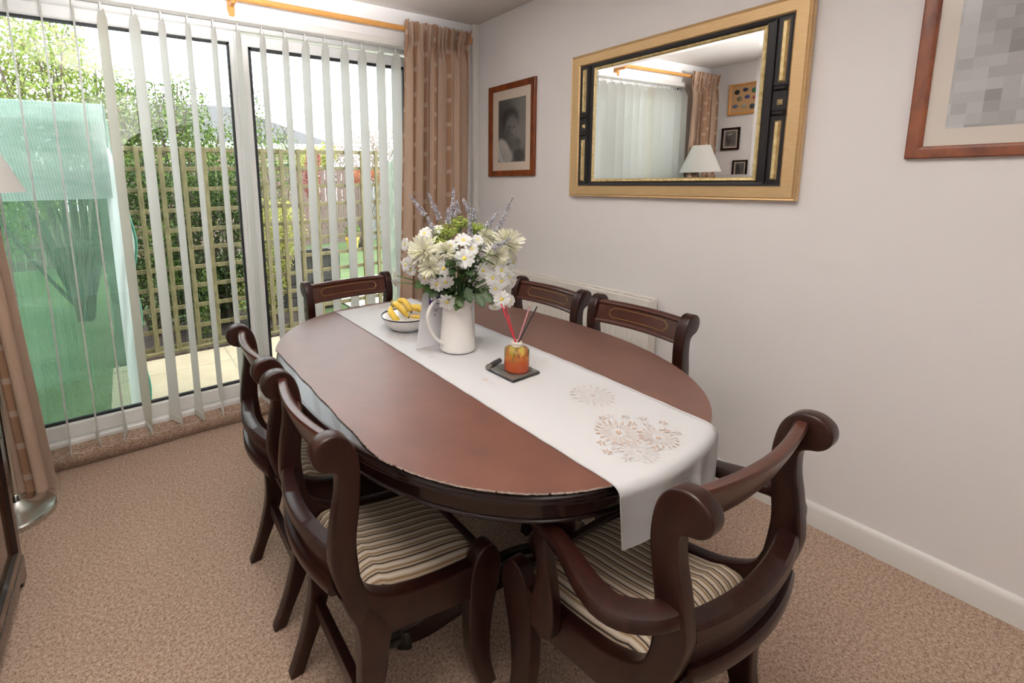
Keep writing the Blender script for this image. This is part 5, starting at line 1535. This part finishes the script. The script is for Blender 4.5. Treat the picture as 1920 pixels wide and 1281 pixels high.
plant('tree', 'pale pink blossom tree beyond the far fence', 'tree', 3.1, 8.6, [(0, 0, 2.1, .8, .6, .55), (.8, 0, 2.4, .7, .6, .6), (-.6, 0, 1.9, .5, .5, .4)], 3000, .085, LM['pink'], 12, GP, 20, .03, 40)
plant('shrub', 'yellow-green bush beyond the far fence beside the blossom', 'shrub', 1.75, 8.4, [(0, 0, 1.9, .45, .4, .35), (.4, 0, 2.05, .3, .3, .3)], 1600, .08, LM['gold'], 13, GP, 12, .02)
plant('tree', 'light green tree closest to the corner curtain beyond the fence', 'tree', 4.6, 8.2, [(0, 0, 1.9, .7, .6, .6), (.3, 0, 2.6, .5, .5, .5)], 2600, .09, LM['spring'], 14, GP, 14, .03)
plant('hedge', 'broad green hedge behind the net cage at the lawn edge', 'hedge', -5.2, 5.6, [(0, 0, 1.0, 2.2, .6, 1.0), (-1.2, 0, 1.8, 1.2, .6, .7), (1.5, 0, 1.6, 1.0, .6, .8)], 7000, .10, LM['mid'], 15, GP, 20, .03)

# planter box behind the trellis
pb = thing('planter_box', 'dark timber planter box behind the trellis under the golden shrub', 'planter', (-.45, 2.42, GZ))
m = MB()
pdk = old_wood('black_stained_timber', (.02, .018, .017, 1), (.05, .045, .042, 1))
for z in (.02, .17, .32, .47):
    m.rbox(-.30, -.16, z, .30, -.135, z + .14, .004); m.rbox(-.30, .135, z, .30, .16, z + .14, .004)
    m.rbox(-.30, -.137, z, -.275, .137, z + .14, .004); m.rbox(.275, -.137, z, .30, .137, z + .14, .004)
m.build('planter_side', pdk, pb)
m = MB(); 
for b in ((-.33, -.19, .33, -.12), (-.33, .12, .33, .19)): m.rbox(b[0], b[1], .612, b[2], b[3], .64, .004)
for b in ((-.33, -.12, -.26, .12), (.26, -.12, .33, .12)): m.rbox(b[0], b[1], .612, b[2], b[3], .64, .004)
m.build('planter_cap', pdk, pb)
MB().box(-.27, -.13, .0, .27, .13, .56).build('soil', soil, pb)
fp = thing('flower_pot', 'small yellow pot on the lawn by the far fence', 'pot', (1.75, 6.2, GZ))
MB().lathe([(.09, 0), (.13, .22), (.145, .22), (.145, .26), (.12, .26), (.11, .2)], n=24).build('pot', plain('yellow_glazed_pot', (.62, .42, .05, 1), .4), fp)
plant('garden_plant', 'little green plant growing in the yellow pot', 'plant', 1.75, 6.2, [(0, 0, .40, .16, .16, .14)], 300, .06, LM['mid'], 21, None, 6, .008, z=GZ)

# boundary fences
def board_fence(name, label, x0, x1, y, z1, m, wd=.12, gap=.012):
    o = thing(name, label, 'fence', ((x0 + x1) / 2, y, GZ)); cx_ = (x0 + x1) / 2
    b = MB(); x = x0; r = random.Random(int(x0 * 10))
    while x < x1 - .02:
        b.rbox(x - cx_, -.010, .02, min(x + wd, x1) - cx_, .010, z1 - GZ + r.uniform(-.008, .008), .003); x += wd + gap
    b.build('boards', m, o)
    for z in (.35, z1 - GZ - .3):
        MB().rbox(x0 - cx_, .011, z, x1 - cx_, .05, z + .07, .003).build('rail', m, o)
    n = max(2, int((x1 - x0) / 1.8) + 1)
    for i in range(n):
        xx = x0 + (x1 - x0) * i / (n - 1) - cx_
        MB().rbox(xx - .04, .012, 0, xx + .04, .09, z1 - GZ + .04, .004).build('post', m, o)
    return o
board_fence('garden_fence', 'red-brown boarded fence across the far end of the lawn', -6.5, 2.6, 7.4, 1.60, old_wood('red_brown_boards', (.085, .052, .042, 1), (.17, .115, .095, 1)))
board_fence('garden_fence', 'grey weathered boarded fence beside the corner curtain', 2.66, 6.5, 7.4, 1.60, old_wood('grey_boards', (.10, .103, .10, 1), (.19, .195, .19, 1)), .10)

# neighbouring bungalow
hs = thing('neighbour_house', 'grey tiled bungalow roof showing over the trellis and far fence', 'house', (1.2, 15, GZ))
k = Mat('brick_wall'); bk = k.n('ShaderNodeTexBrick', {'Vector': k.coords('Object', rot=(PI / 2, 0, 0)), 'Color1': (.36, .22, .17, 1), 'Color2': (.44, .28, .21, 1), 'Mortar': (.5, .46, .42, 1), 'Scale': 1.0, 'Mortar Size': .01, 'Brick Width': .22, 'Row Height': .075})
k.set(base=bk.outputs['Color'], rough=.9)
MB().box(-4, -2.5, 0, 2.1, 3, 2.45).build('wall', k.m, hs)
k = Mat('grey_roof_tiles'); wv = k.n('ShaderNodeTexWave', {'Vector': k.coords('Object', (1, 1, 4)), 'Scale': 3.0, 'Distortion': .4}); wv.bands_direction = 'Z'
k.set(base=k.ramp(wv.outputs['Fac'], [(0, (.045, .044, .046, 1)), (1, (.085, .083, .085, 1))]), rough=.9)
m = MB()
e = (-4.5, -3.0, 2.6, 3.5); zr = 2.60
m.v = [(e[0], e[1], zr), (e[2], e[1], zr), (e[2], e[3], zr), (e[0], e[3], zr), (-1.9, .25, 4.05), (.1, .25, 4.05),
       (e[0], e[1], zr - .06), (e[2], e[1], zr - .06), (e[2], e[3], zr - .06), (e[0], e[3], zr - .06)]
m.f = [(0, 1, 5, 4), (1, 2, 5), (2, 3, 4, 5), (3, 0, 4), (6, 7, 1, 0), (7, 8, 2, 1), (8, 9, 3, 2), (9, 6, 0, 3), (6, 9, 8, 7)]
m.build('roof', k.m, hs, angle=20)
m = MB(); m.box(e[0] - .02, e[1] - .03, zr - .20, e[2] + .02, e[1], zr - .02); m.box(e[2], e[1], zr - .20, e[2] + .03, e[3], zr - .02)
m.build('fascia', MAT['upvc'], hs)
for x in (-2.4, .55):
    fr = ring([(0, 0), (0, .05), (.06, .05), (.06, .02)], 1.1, 1.0, lambda a, b, d, x=x: (x + a, -2.5 - d, 1.05 + b)).build('window', MAT['upvc'], hs, angle=20)
    MB().box(x + .05, -2.52, 1.1, x + 1.05, -2.505, 2.0).build('window_pane', plain('dark_window', (.03, .035, .04, 1), .1), fr)
